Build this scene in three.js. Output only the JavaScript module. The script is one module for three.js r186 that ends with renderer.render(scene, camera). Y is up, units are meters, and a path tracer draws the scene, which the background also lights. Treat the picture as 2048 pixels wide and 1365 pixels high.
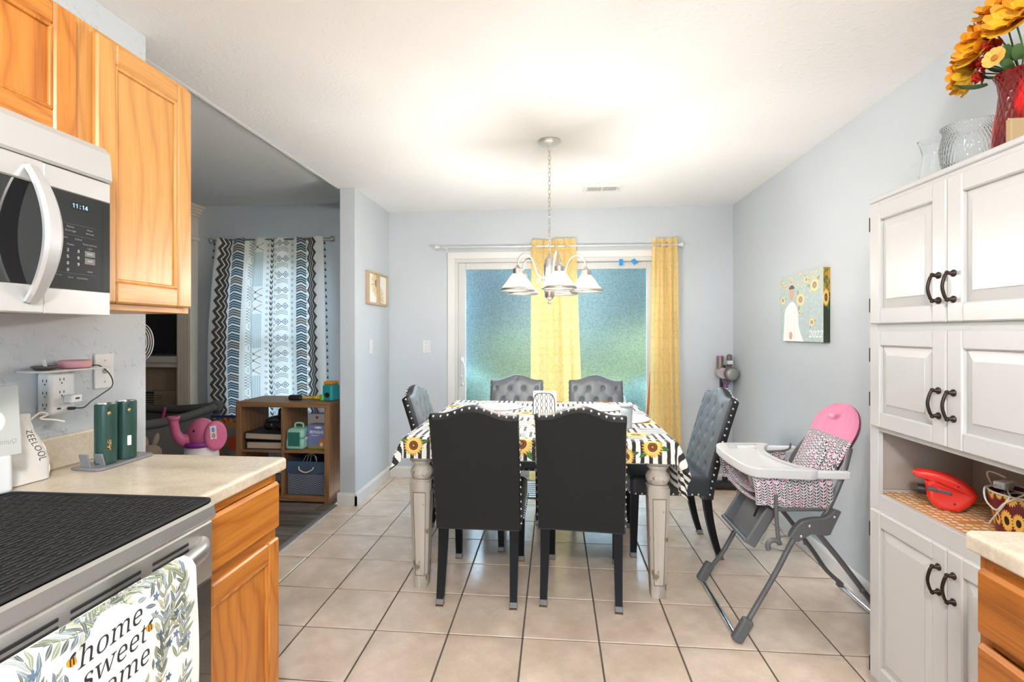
import * as THREE from 'three';
import { RoundedBoxGeometry } from 'three/addons/geometries/RoundedBoxGeometry.js';
import { mergeGeometries, mergeVertices } from 'three/addons/utils/BufferGeometryUtils.js';
import { RectAreaLightUniformsLib } from 'three/addons/lights/RectAreaLightUniformsLib.js';

// ---------------------------------------------------------------- camera, sky, sun, exposure
const scene = new THREE.Scene();
const camera = new THREE.PerspectiveCamera(2 * Math.atan(682.5 / 982.05) * 180 / Math.PI, 2048 / 1365, 0.05, 200);
camera.position.set(0, 1.331, 0);
camera.rotation.y = 0.08693;
camera.setViewOffset(2048, 1365, 0, 17.3, 2048, 1365);
const renderer = new THREE.WebGLRenderer({ antialias: true });
renderer.toneMapping = THREE.LinearToneMapping;
renderer.toneMappingExposure = 1.72;
renderer.shadowMap.enabled = true;
RectAreaLightUniformsLib.init();

{ // plain blue summer sky, brighter at the horizon
  const w = 64, h = 128, d = new Float32Array(w * h * 4);
  for (let j = 0; j < h; j++) {
    const e = Math.max(0, (j + 0.5) / h * 2 - 1), k = Math.pow(1 - e, 2.2);
    for (let i = 0; i < w; i++) d.set([0.42 + 0.34 * k, 0.70 + 0.2 * k, 1, 1], (j * w + i) * 4);
  }
  const t = new THREE.DataTexture(d, w, h, THREE.RGBAFormat, THREE.FloatType);
  t.mapping = THREE.EquirectangularReflectionMapping; t.magFilter = THREE.LinearFilter; t.needsUpdate = true;
  scene.background = t; scene.backgroundIntensity = 12;
}
const sun = new THREE.DirectionalLight(0xfff2dd, 5);
sun.position.set(14, 13, -3.5); sun.target.position.set(0, 0, -8); scene.add(sun, sun.target);
sun.castShadow = true; sun.shadow.mapSize.set(2048, 2048);
Object.assign(sun.shadow.camera, { left: -14, right: 14, top: 14, bottom: -14, near: 0.5, far: 45 });

// ---------------------------------------------------------------- helpers
let seed = 7;
const rnd = () => { seed = (seed * 1664525 + 1013904223) >>> 0; return seed / 4294967296; };
const rr = (a, b) => a + (b - a) * rnd();
const V = (x, y, z) => new THREE.Vector3(x, y, z);
const PI = Math.PI;
const clamp = (x, a = 0, b = 1) => Math.min(b, Math.max(a, x));
const smooth = (a, b, x) => { const t = clamp((x - a) / (b - a)); return t * t * (3 - 2 * t); };
function hash(i, j) { let n = (i * 374761393 + j * 668265263) | 0; n = (n ^ (n >>> 13)) * 1274126177 | 0; return ((n ^ (n >>> 16)) >>> 0) / 4294967296; }
function noise(x, y, px = 4096, py = 4096) {
  const i = Math.floor(x), j = Math.floor(y), u = x - i, v = y - j, a = u * u * (3 - 2 * u), b = v * v * (3 - 2 * v);
  const m = (k, p) => ((k % p) + p) % p, h = (p, q) => hash(m(p, px), m(q, py));
  return (h(i, j) * (1 - a) + h(i + 1, j) * a) * (1 - b) + (h(i, j + 1) * (1 - a) + h(i + 1, j + 1) * a) * b;
}
function fbm(x, y, o = 4, px = 4096, py = 4096) { let s = 0, k = 0.5; for (let n = 0; n < o; n++) { s += k * noise(x, y, px, py); x *= 2; y *= 2; px *= 2; py *= 2; k *= 0.5; } return s; }

const used = {};
function numbered(n) { const k = used[n] = (used[n] ?? -1) + 1; return k ? n + '_' + String(k).padStart(3, '0') : n; }
function tag(o, label, category, group, kind) { Object.assign(o.userData, { label }); if (category) o.userData.category = category; if (group) o.userData.group = group; if (kind) o.userData.kind = kind; return o; }
function shadows(o) { o.castShadow = true; o.receiveShadow = true; return o; }
function part(name, g, m, parent, label) { // one mesh; g is a geometry or a list that is joined
  const o = shadows(new THREE.Mesh(Array.isArray(g) ? join(g) : g, m)); o.name = name;
  if (label) o.userData.label = label;
  parent.add(o); return o;
}
function solid(name, g, m, label, category, group, kind) { const o = part(numbered(name), g, m, scene); return tag(o, label, category, group, kind); }
function thing(name, label, category, [x, y, z] = [0, 0, 0], turn = 0, group) {
  const o = new THREE.Group(); o.name = numbered(name); o.position.set(x, y, z); o.rotation.y = turn; scene.add(o);
  return tag(o, label, category, group);
}
function struct(name, g, m, label) { const o = part(name, g, m, scene); o.userData.kind = 'structure'; o.userData.label = label; return o; }
function structGroup(name, label) { const o = new THREE.Group(); o.name = name; o.userData = { kind: 'structure', label }; scene.add(o); return o; }
function dup(o, pos, turn, label, group) {
  const c = o.clone(); c.name = numbered(o.name.replace(/_\d{3}$/, '')); c.userData = { ...o.userData }; c.position.set(...pos); c.rotation.y = turn; scene.add(c);
  if (label) c.userData.label = label; if (group) c.userData.group = group; return c;
}
function join(list) {
  return mergeGeometries(list.map(g => { let q = g.index ? g.toNonIndexed() : g.clone(); for (const k of Object.keys(q.attributes)) if (!['position', 'normal', 'uv'].includes(k)) q.deleteAttribute(k);
    if (!q.attributes.uv) q.setAttribute('uv', new THREE.BufferAttribute(new Float32Array(q.attributes.position.count * 2), 2)); q.morphAttributes = {}; q.clearGroups(); return q; }));
}
// planar uv in metres, grain = axis that v follows
function metres(g, grain = 'y', k = 1, ou = 0, ov = 0) {
  let q = g.index ? g.toNonIndexed() : g; const p = q.attributes.position, uv = new Float32Array(p.count * 2), gi = 'xyz'.indexOf(grain), a = V(), b = V(), c = V();
  for (let i = 0; i < p.count; i += 3) {
    a.fromBufferAttribute(p, i); b.fromBufferAttribute(p, i + 1); c.fromBufferAttribute(p, i + 2);
    const n = b.clone().sub(a).cross(c.clone().sub(a)), w = [Math.abs(n.x), Math.abs(n.y), Math.abs(n.z)], m = w.indexOf(Math.max(...w));
    const ax = [0, 1, 2].filter(t => t !== m), vi = ax.includes(gi) ? gi : ax[1], ui = ax.find(t => t !== vi);
    [a, b, c].forEach((v, t) => { const s = v.toArray(); uv[(i + t) * 2] = s[ui] * k + ou; uv[(i + t) * 2 + 1] = s[vi] * k + ov; });
  }
  q.setAttribute('uv', new THREE.BufferAttribute(uv, 2)); return q;
}
// box with chamfered edges, 44 triangles, centred
function bev(w, h, d, b = 0.003, grain = 'y') {
  b = Math.min(b, w / 2.2, h / 2.2, d / 2.2);
  const H = [w / 2, h / 2, d / 2], pos = [], P = (s, m) => s.map((v, i) => v * (i === m ? H[i] : H[i] - b));
  const tri = (...v) => v.forEach(q => pos.push(...q));
  const put = (q) => { // wind outwards
    const c = [0, 0, 0]; q.forEach(v => v.forEach((x, i) => c[i] += x));
    const [A, B, C] = q, u = B.map((x, i) => x - A[i]), v = C.map((x, i) => x - A[i]), n = [u[1] * v[2] - u[2] * v[1], u[2] * v[0] - u[0] * v[2], u[0] * v[1] - u[1] * v[0]];
    if (n[0] * c[0] + n[1] * c[1] + n[2] * c[2] < 0) q = q.slice().reverse();
    tri(q[0], q[1], q[2]); if (q.length > 3) tri(q[0], q[2], q[3]);
  };
  for (let m = 0; m < 3; m++) for (const s of [-1, 1]) {
    const i = (m + 1) % 3, j = (m + 2) % 3, mk = (a, c) => { const v = [0, 0, 0]; v[m] = s; v[i] = a; v[j] = c; return P(v, m); };
    put([mk(-1, -1), mk(1, -1), mk(1, 1), mk(-1, 1)]);
  }
  for (let e = 0; e < 3; e++) { const i = (e + 1) % 3, j = (e + 2) % 3;
    for (const a of [-1, 1]) for (const c of [-1, 1]) { const mk = (t, m) => { const v = [0, 0, 0]; v[e] = t; v[i] = a; v[j] = c; return P(v, m); }; put([mk(-1, i), mk(1, i), mk(1, j), mk(-1, j)]); } }
  for (const x of [-1, 1]) for (const y of [-1, 1]) for (const z of [-1, 1]) put([P([x, y, z], 0), P([x, y, z], 1), P([x, y, z], 2)]);
  const g = new THREE.BufferGeometry(); g.setAttribute('position', new THREE.Float32BufferAttribute(pos, 3)); g.computeVertexNormals();
  return metres(g, grain);
}
// box between corners
function bb(x0, x1, y0, y1, z0, z1, b = 0.003, grain = 'y') {
  const g = bev(Math.abs(x1 - x0), Math.abs(y1 - y0), Math.abs(z1 - z0), b, grain); g.translate((x0 + x1) / 2, (y0 + y1) / 2, (z0 + z1) / 2); return metres(g, grain);
}
function rb(w, h, d, r, x = 0, y = 0, z = 0, s = 3) { const g = new RoundedBoxGeometry(w, h, d, s, Math.min(r, w / 2.01, h / 2.01, d / 2.01)); g.translate(x, y, z); return g; }
function mv(g, x = 0, y = 0, z = 0, rx = 0, ry = 0, rz = 0) { if (rx) g.rotateX(rx); if (ry) g.rotateY(ry); if (rz) g.rotateZ(rz); g.translate(x, y, z); return g; }
function cyl(r0, r1, h, x = 0, y = 0, z = 0, n = 20) { const g = new THREE.CylinderGeometry(r1, r0, h, n); g.translate(x, y + h / 2, z); return g; } // r0 bottom, r1 top, base at y
function lathe(pts, n = 28) { return new THREE.LatheGeometry(pts.map(p => new THREE.Vector2(p[0], p[1])), n); }
function tube(pts, r, n = 0, rs = 8, closed = false) { return new THREE.TubeGeometry(new THREE.CatmullRomCurve3(pts.map(p => V(...p)), closed, 'catmullrom', 0.5), n || pts.length * 6, r, rs, closed); }
function rod(a, b, r, n = 10, r2 = r) { const A = V(...a), B = V(...b), d = B.clone().sub(A), g = new THREE.CylinderGeometry(r2, r, d.length(), n); g.applyQuaternion(new THREE.Quaternion().setFromUnitVectors(V(0, 1, 0), d.normalize())); g.translate(...A.add(B).multiplyScalar(0.5).toArray()); return g; }
function ball(r, x = 0, y = 0, z = 0, n = 12) { const g = new THREE.SphereGeometry(r, n, Math.max(6, n * 0.6 | 0)); g.translate(x, y, z); return g; }
function shapeOf(pts) { const s = new THREE.Shape(); pts.forEach((p, i) => i ? s.lineTo(...p) : s.moveTo(...p)); return s; }
function extrude(pts, depth, bevel = 0, seg = 1) { const g = new THREE.ExtrudeGeometry(pts instanceof THREE.Shape ? pts : shapeOf(pts), { depth: depth - 2 * bevel, bevelEnabled: bevel > 0, bevelThickness: bevel, bevelSize: bevel, bevelOffset: -bevel, bevelSegments: seg, curveSegments: 12 }); g.translate(0, 0, bevel); return g; } // along +z from 0
function grid(nu, nv, f) { // f(u,v) in 0..1 -> [x,y,z]
  const pos = [], uv = [], idx = [];
  for (let j = 0; j <= nv; j++) for (let i = 0; i <= nu; i++) { const u = i / nu, v = j / nv; pos.push(...f(u, v)); uv.push(u, v); }
  for (let j = 0; j < nv; j++) for (let i = 0; i < nu; i++) { const a = j * (nu + 1) + i, b = a + 1, c = a + nu + 1, d = c + 1; idx.push(a, b, d, a, d, c); }
  const g = new THREE.BufferGeometry(); g.setAttribute('position', new THREE.Float32BufferAttribute(pos, 3)); g.setAttribute('uv', new THREE.Float32BufferAttribute(uv, 2)); g.setIndex(idx); g.computeVertexNormals(); return g;
}
function uvs(g, su, sv) { const uv = g.attributes.uv; for (let i = 0; i < uv.count; i++) uv.setXY(i, uv.getX(i) * su, uv.getY(i) * sv); return g; }
function flatQuad(w, h, x = 0, y = 0, z = 0) { const g = new THREE.PlaneGeometry(w, h); g.translate(x, y, z); return g; }

// ---------------------------------------------------------------- textures
function wrap(t, srgb, rep) { t.wrapS = t.wrapT = THREE.RepeatWrapping; t.magFilter = THREE.LinearFilter; if (srgb) t.colorSpace = THREE.SRGBColorSpace; if (rep) t.repeat.set(rep[0], rep[1]); t.needsUpdate = true; return t; }
function pix(w, h, f, srgb = true, rep) { // f(x,y) -> [r,g,b] 0..255 or a grey number
  const d = new Uint8Array(w * h * 4);
  for (let y = 0; y < h; y++) for (let x = 0; x < w; x++) { const c = f(x, y), o = (y * w + x) * 4; if (c.length) { d[o] = clamp(c[0], 0, 255); d[o + 1] = clamp(c[1], 0, 255); d[o + 2] = clamp(c[2], 0, 255); } else d[o] = d[o + 1] = d[o + 2] = clamp(c, 0, 255); d[o + 3] = 255; }
  return wrap(new THREE.DataTexture(d, w, h), srgb, rep);
}
function paint(w, h, f, rep, srgb = true) { const c = document.createElement('canvas'); c.width = w; c.height = h; const x = c.getContext('2d'); f(x, w, h); return wrap(new THREE.CanvasTexture(c), srgb, rep); }
const std = (color, roughness = 0.6, o = {}) => new THREE.MeshPhysicalMaterial({ color, roughness, ...o });
const lin = (r, g, b) => new THREE.Color().setRGB(r, g, b);

function oakTex(light, dark, sd, wp = 1) { // v (height) follows the grain; 0.5 m x 1 m
  const W = 512, H = 1024;
  return pix(W, H, (x, y) => {
    const u = x / W, v = y / H;
    const warp = fbm(u * 3 + sd, v * 2, 3, 3, 2) * 2.2 + fbm(u * 8, v * 3 + sd, 2, 8, 3) * 0.5;
    const ring = Math.abs(((u * 9 + warp * 2.4 * wp) % 1) * 2 - 1);
    const pore = Math.pow(noise(u * 170, v * 9 + sd, 170, 9), 3) * 0.55 + noise(u * 60, v * 4, 60, 4) * 0.25;
    const k = clamp(Math.pow(ring, 3) * 0.55 + pore * 0.75 + fbm(u * 2, v * 2 + 5, 2, 2, 2) * 0.25 - 0.12);
    return light.map((c, i) => c + (dark[i] - c) * k);
  }, true, [2, 1]);
}
const T = {};
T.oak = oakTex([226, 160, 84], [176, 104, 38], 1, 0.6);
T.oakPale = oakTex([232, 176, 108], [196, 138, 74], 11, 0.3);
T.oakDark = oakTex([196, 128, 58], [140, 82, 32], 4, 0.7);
T.shelf = oakTex([150, 112, 78], [112, 78, 48], 21, 0.3);
T.knock = paint(1024, 1024, (c, w) => { // plaster with spattered blobs, height map
  c.fillStyle = '#303030'; c.fillRect(0, 0, w, w);
  const blob = (x, y, r, k) => { for (const dx of [-w, 0, w]) for (const dy of [-w, 0, w]) { if (x + dx < -40 || x + dx > w + 40 || y + dy < -40 || y + dy > w + 40) continue; const g = c.createRadialGradient(x + dx, y + dy, r * 0.2, x + dx, y + dy, r); g.addColorStop(0, `rgba(255,255,255,${k})`); g.addColorStop(0.7, `rgba(225,225,225,${k * 0.8})`); g.addColorStop(1, 'rgba(255,255,255,0)'); c.fillStyle = g; c.beginPath(); c.arc(x + dx, y + dy, r, 0, 7); c.fill(); } };
  for (let k = 0; k < 90; k++) { const x = rr(0, w), y = rr(0, w), n = 2 + rnd() * 7; for (let j = 0; j < n; j++) blob(x + rr(-26, 26), y + rr(-26, 26), rr(3, 13), rr(0.3, 0.9)); }
  for (let k = 0; k < 2600; k++) blob(rr(0, w), rr(0, w), rr(2, 5), rr(0.05, 0.25));
}, null, false);
T.peel = pix(1024, 1024, (x, y) => { const u = x / 1024, v = y / 1024; return smooth(0.4, 0.72, fbm(u * 64, v * 64, 2, 64, 64)) * 210 + noise(u * 200, v * 200, 200, 200) * 40; }, false);
T.tiles = [0, 1, 2].map(k => pix(256, 256, (x, y) => {
  const u = x / 256, v = y / 256, a = fbm(u * 3 + k * 9, v * 3 + k * 5, 4), b = noise(u * 70 + k, v * 70), c = fbm(u * 7 + 3 * k, v * 7, 3), m = (a - 0.47) * 42 + (b - 0.5) * 9 + (c - 0.45) * 20;
  return [224 + m * 0.8, 204 + m * 0.84, 184 + m * 0.9];
}));
T.lam = pix(512, 512, (x, y) => { const u = x / 512, v = y / 512, a = fbm(u * 5, v * 9, 4, 5, 9), b = noise(u * 130, v * 160, 130, 160), m = (a - 0.46) * 46 + (b - 0.5) * 14; return [212 + m, 199 + m, 179 + m]; });
T.weave = pix(256, 256, (x, y) => { const k = ((x >> 2) + (y >> 2)) & 1, n = noise(x / 3, y / 2.2, 85, 116); return 90 + k * 40 + n * 110; }, false);
T.brush = pix(256, 256, (x, y) => 120 + (noise(x / 120, y * 1.3, 2, 333) - 0.5) * 120, false);
T.satin = pix(256, 256, (x, y) => 128 + (fbm(x / 40, y / 40, 4, 6, 6) - 0.45) * 160, false);
T.plank = pix(1024, 512, (x, y) => { // grey weathered vinyl planks, one plank
  const u = x / 1024, v = y / 512, a = fbm(u * 5, v * 26, 4, 5, 26), b = fbm(u * 3 + 7, v * 5, 3, 3, 5), n = noise(u * 12, v * 150, 12, 150), m = (a - 0.47) * 70 + (b - 0.45) * 70 + (n - 0.5) * 22;
  return [128 + m, 119 + m, 110 + m];
});

const wallBump = (rep) => { const t = T.knock.clone(); t.repeat.set(rep, rep); t.needsUpdate = true; return t; };
const M = {};
M.wall = std(lin(0.54, 0.578, 0.61), 0.75, { bumpMap: wallBump(2), bumpScale: 0.0006 });
M.wallKitchen = std(lin(0.54, 0.578, 0.61), 0.7, { bumpMap: wallBump(1.9), bumpScale: 0.0026 });
M.ceiling = std(lin(0.87, 0.87, 0.86), 0.95, { bumpMap: T.peel, bumpScale: 0.0009 });
M.white = std(lin(0.80, 0.79, 0.765), 0.45);
M.trim = std(lin(0.72, 0.71, 0.685), 0.4);
M.vinyl = std(lin(0.60, 0.60, 0.585), 0.35);
M.grout = std(lin(0.115, 0.095, 0.08), 0.9);
M.tile = T.tiles.map(t => std(0xffffff, 0.2, { map: t, ior: 1.75, bumpMap: t, bumpScale: 0.0003 }));
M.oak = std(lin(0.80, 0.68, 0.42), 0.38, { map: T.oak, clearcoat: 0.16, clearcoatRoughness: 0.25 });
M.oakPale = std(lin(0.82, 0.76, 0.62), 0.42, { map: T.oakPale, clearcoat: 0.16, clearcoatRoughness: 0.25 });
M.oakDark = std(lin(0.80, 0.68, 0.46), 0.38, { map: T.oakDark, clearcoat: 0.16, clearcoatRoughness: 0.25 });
M.shelf = std(0xffffff, 0.55, { map: T.shelf });
M.lam = std(0xffffff, 0.26, { map: T.lam });
M.steel = std(lin(0.62, 0.61, 0.60), 0.36, { metalness: 0.92, roughnessMap: null, bumpMap: T.brush, bumpScale: 0.00008 });
M.steelPale = std(lin(0.55, 0.55, 0.54), 0.42, { metalness: 0.45 });
M.nickel = std(lin(0.62, 0.58, 0.54), 0.28, { metalness: 1 });
M.chrome = std(lin(0.75, 0.75, 0.76), 0.16, { metalness: 1 });
M.blackGlass = std(lin(0.012, 0.012, 0.013), 0.07, { clearcoat: 1, clearcoatRoughness: 0.04 });
M.black = std(lin(0.015, 0.015, 0.016), 0.5);
M.blackRubber = std(lin(0.014, 0.014, 0.015), 0.62);
M.bronze = std(lin(0.035, 0.022, 0.018), 0.4, { metalness: 0.6 });
M.greyPlastic = std(lin(0.11, 0.11, 0.115), 0.45);
M.greyTube = std(lin(0.13, 0.13, 0.135), 0.38, { metalness: 0.25 });
M.whitePlastic = std(lin(0.68, 0.68, 0.675), 0.32);
M.leather = std(lin(0.10, 0.113, 0.128), 0.42, { bumpMap: T.satin, bumpScale: 0.0006 });
M.leatherSeat = std(lin(0.034, 0.038, 0.044), 0.36, { bumpMap: T.satin, bumpScale: 0.0005 });
M.leatherDark = std(lin(0.014, 0.0145, 0.016), 0.42);
M.backFabric = std(lin(0.0105, 0.0105, 0.0098), 0.9, { bumpMap: T.weave, bumpScale: 0.0006 });
M.legBlack = std(lin(0.004, 0.004, 0.005), 0.55, { specularIntensity: 0.5 });
M.glass = std(lin(1, 1, 1), 0.02, { transmission: 1, ior: 1.48, thickness: 0 });
M.glassSolid = std(lin(0.97, 0.99, 0.985), 0.03, { transmission: 1, ior: 1.48, thickness: 0.01 });

// ---------------------------------------------------------------- room shell
const XL = -1.525, XR = 1.545, ZB = -4.42, ZF = 2.6, YC = 2.44, YL = 2.535, XP = -1.65, XLL = -5.6;
{ // tiled floor: every tile a piece of its own
  const f = structGroup('floor', 'beige square ceramic floor tiles with dark grout lines');
  part('grout', bb(-1.66, XR, -0.05, -0.0035, ZB, ZF, 0.001), M.grout, f);
  const P = 0.33, gap = 0.007, xs = [-1.66], zs = [];
  for (let x = -1.4598; x < XR - 0.02; x += P) xs.push(x); xs.push(XR);
  for (let z = -3.454 - 2 * P; z < 0.6; z += P) zs.push(z); zs.unshift(ZB);
  const geo = {};
  for (let i = 0; i + 1 < xs.length; i++) for (let j = 0; j + 1 < zs.length; j++) {
    const w = xs[i + 1] - xs[i] - gap, d = zs[j + 1] - zs[j] - gap, key = w.toFixed(3) + d.toFixed(3);
    geo[key] ??= metres(bev(w, 0.012, d, 0.0022), 'z', 3.0, 0.5, 0.5);
    const o = part('tile', geo[key], M.tile[(hash(i, j) * 3) | 0], f);
    o.position.set((xs[i] + xs[i + 1]) / 2, -0.006 + 0.0008 * (hash(j, i + 9) - 0.5), (zs[j] + zs[j + 1]) / 2); 
    if (hash(i + 3, j) > 0.5 && Math.abs(w - d) < 0.001) o.rotation.y = PI / 2 * ((hash(i, j + 7) * 4) | 0);
  }
}
{ // grey vinyl planks in the living room, running away from the kitchen
  const f = structGroup('floor_living', 'grey weathered vinyl plank floor of the living room');
  part('subfloor', bb(XLL, -1.70, -0.05, -0.006, ZB, ZF, 0.001), M.grout, f);
  const mats = [0, 1, 2, 3].map(k => { const t = T.plank.clone(); t.offset.set(k * 0.27, k * 0.23); t.needsUpdate = true; return std(lin(0.62 + 0.1 * k, 0.62 + 0.1 * k, 0.62 + 0.1 * k), 0.5, { map: t }); });
  let n = 0;
  for (let i = 0; i * 0.15 < 2.4; i++) { const z1 = -1.2 - i * 0.15 - 1.02 + 0.2, off = (hash(i, 4)) * 0.9;
    for (let k = -1; k < 4; k++) { const x1 = -1.70 - k * 0.92 - off + 0.4, xa = Math.max(x1 - 0.917, XLL), xb = Math.min(x1, -1.70); if (xb - xa < 0.03) continue; const zb = Math.max(z1 - 0.147, ZB), za = z1; if (za - zb < 0.02) continue;
      part('plank', bb(xa, xb, -0.0055, 0, zb, za, 0.001, 'z'), mats[n++ % 4], f).geometry; } }
  part('plank', bb(XLL, -1.70, -0.0055, -0.0005, -2.02, ZF, 0.001, 'z'), mats[1], f);
  part('transition_strip', metres(mv(extrude([[-0.022, 0], [-0.016, 0.006], [0.014, 0.006], [0.022, 0]], 1.935), -1.68, -0.001, -3.65), 'z'), std(lin(0.2, 0.19, 0.185), 0.45), f, 'grey floor transition strip');
}
struct('ceiling', bb(XP, XR + 0.14, YC, YC + 0.12, ZB - 0.14, ZF + 0.14, 0.004, 'z'), M.ceiling, 'white textured kitchen and dining ceiling');
struct('ceiling_living', bb(XLL - 0.14, XP - 0.0005, YL, YL + 0.1, ZB - 0.14, ZF + 0.14, 0.001, 'z'), std(lin(0.74, 0.73, 0.71), 0.95, { bumpMap: T.peel, bumpScale: 0.0007 }), 'off-white living room ceiling');
const DX0 = -0.925, DX1 = 0.925, DY = 2.01;                        // sliding door opening
struct('wall_back', [bb(XL, DX0, 0, YC, ZB - 0.14, ZB, 0.0005), bb(DX1, XR, 0, YC, ZB - 0.14, ZB, 0.0005), bb(DX0, DX1, DY, YC, ZB - 0.14, ZB, 0.0005)], M.wall, 'blue-grey painted wall around the sliding glass door');
struct('wall_right', bb(XR, XR + 0.14, 0, YC, ZB - 0.14, ZF + 0.14, 0.0005), M.wall, 'blue-grey textured wall behind the high chair and white hutch');
struct('wall_left', bb(XP, XL, 0, YC, -1.715, ZF, 0.004), M.wallKitchen, 'blue-grey spattered plaster wall behind the range');
struct('wall_divider', bb(XP, XL, 0, YC, ZB, -3.65, 0.004), M.wall, 'short blue-grey divider wall between dining and living room');
const WX0 = -3.02, WX1 = -2.2, WY0 = 0.62, WY1 = 2.12;             // living room window
struct('wall_living_back', [bb(XLL, WX0, 0, YL, ZB - 0.14, ZB, 0.0005), bb(WX1, XL, 0, YL, ZB - 0.14, ZB, 0.0005), bb(WX0, WX1, 0, WY0, ZB - 0.14, ZB, 0.0005), bb(WX0, WX1, WY1, YL, ZB - 0.14, ZB, 0.0005)], M.wall, 'grey living room wall behind the patterned curtain');
struct('wall_living_left', bb(XLL - 0.14, XLL, 0, YL, ZB - 0.14, ZF + 0.14, 0.0005), M.wall, 'grey far left living room wall');
const KX0 = -0.75, KX1 = 0.95, KY0 = 1.02, KY1 = 2.16;             // kitchen window behind the viewer
struct('wall_front', [bb(XLL, KX0, 0, YL, ZF, ZF + 0.14, 0.0005), bb(KX1, XR, 0, YL, ZF, ZF + 0.14, 0.0005), bb(KX0, KX1, 0, KY0, ZF, ZF + 0.14, 0.0005), bb(KX0, KX1, KY1, YL, ZF, ZF + 0.14, 0.0005)], M.wall, 'blue-grey kitchen wall behind the viewer');
struct('wall_upper', bb(XP - 0.02, XP - 0.0006, YC, YL, ZB, ZF, 0.0005), M.ceiling, 'white edge where the kitchen ceiling steps up to the living room');
function sashWindow(name, x0, x1, y0, y1, z, label, bars) {
  const w = structGroup(name, label), t = 0.045;
  part('window_frame', [bb(x0, x0 + t, y0, y1, z - 0.04, z + 0.04), bb(x1 - t, x1, y0, y1, z - 0.04, z + 0.04), bb(x0 + t, x1 - t, y0, y0 + t, z - 0.04, z + 0.04), bb(x0 + t, x1 - t, y1 - t, y1, z - 0.04, z + 0.04), ...bars.map(b => b)], M.vinyl, w);
  part('pane', bb(x0 + t, x1 - t, y0 + t, y1 - t, z - 0.003, z + 0.003, 0.0005), M.glass, w); return w;
}
sashWindow('window_1', WX0, WX1, WY0, WY1, ZB - 0.08, 'white sash window behind the patterned curtain', [bb(WX0 + 0.045, WX1 - 0.045, 1.33, 1.38, ZB - 0.105, ZB - 0.05)]);
sashWindow('window_2', KX0, KX1, KY0, KY1, ZF + 0.08, 'kitchen window behind the viewer', [bb(0.08, 0.12, KY0 + 0.045, KY1 - 0.045, ZF + 0.05, ZF + 0.11)]);

// baseboards
function board(name, x0, z0, x1, z1, label, h = 0.098) { // profile runs from (x0,z0) to (x1,z1), wall on its left
  const L = Math.hypot(x1 - x0, z1 - z0), g = extrude([[0, 0], [0.014, 0], [0.014, h - 0.022], [0.009, h - 0.008], [0.004, h], [0, h]], L);
  g.rotateY(Math.atan2(x1 - x0, z1 - z0)); g.translate(x0, 0.0005, z0); return struct(name, metres(g, 'x'), M.trim, label);
}
board('baseboard_right', XR, ZF, XR, ZB, 'white baseboard below the wall behind the high chair');
board('baseboard_left', XL, ZB, XL, -3.65 + 0.014, 'white baseboard on the dining side of the divider wall');
board('baseboard_end', XL + 0.014, -3.65, XP - 0.014, -3.65, 'white baseboard around the end of the divider wall');
board('baseboard_back', DX0 - 0.08, ZB, XL, ZB, 'white baseboard left of the sliding door').geometry;
board('baseboard_corner', XR, ZB, DX1 + 0.08, ZB, 'white baseboard right of the sliding door');
board('baseboard_living', WX1 + 0.5, ZB, -3.35, ZB, 'white baseboard under the living room window');

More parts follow.
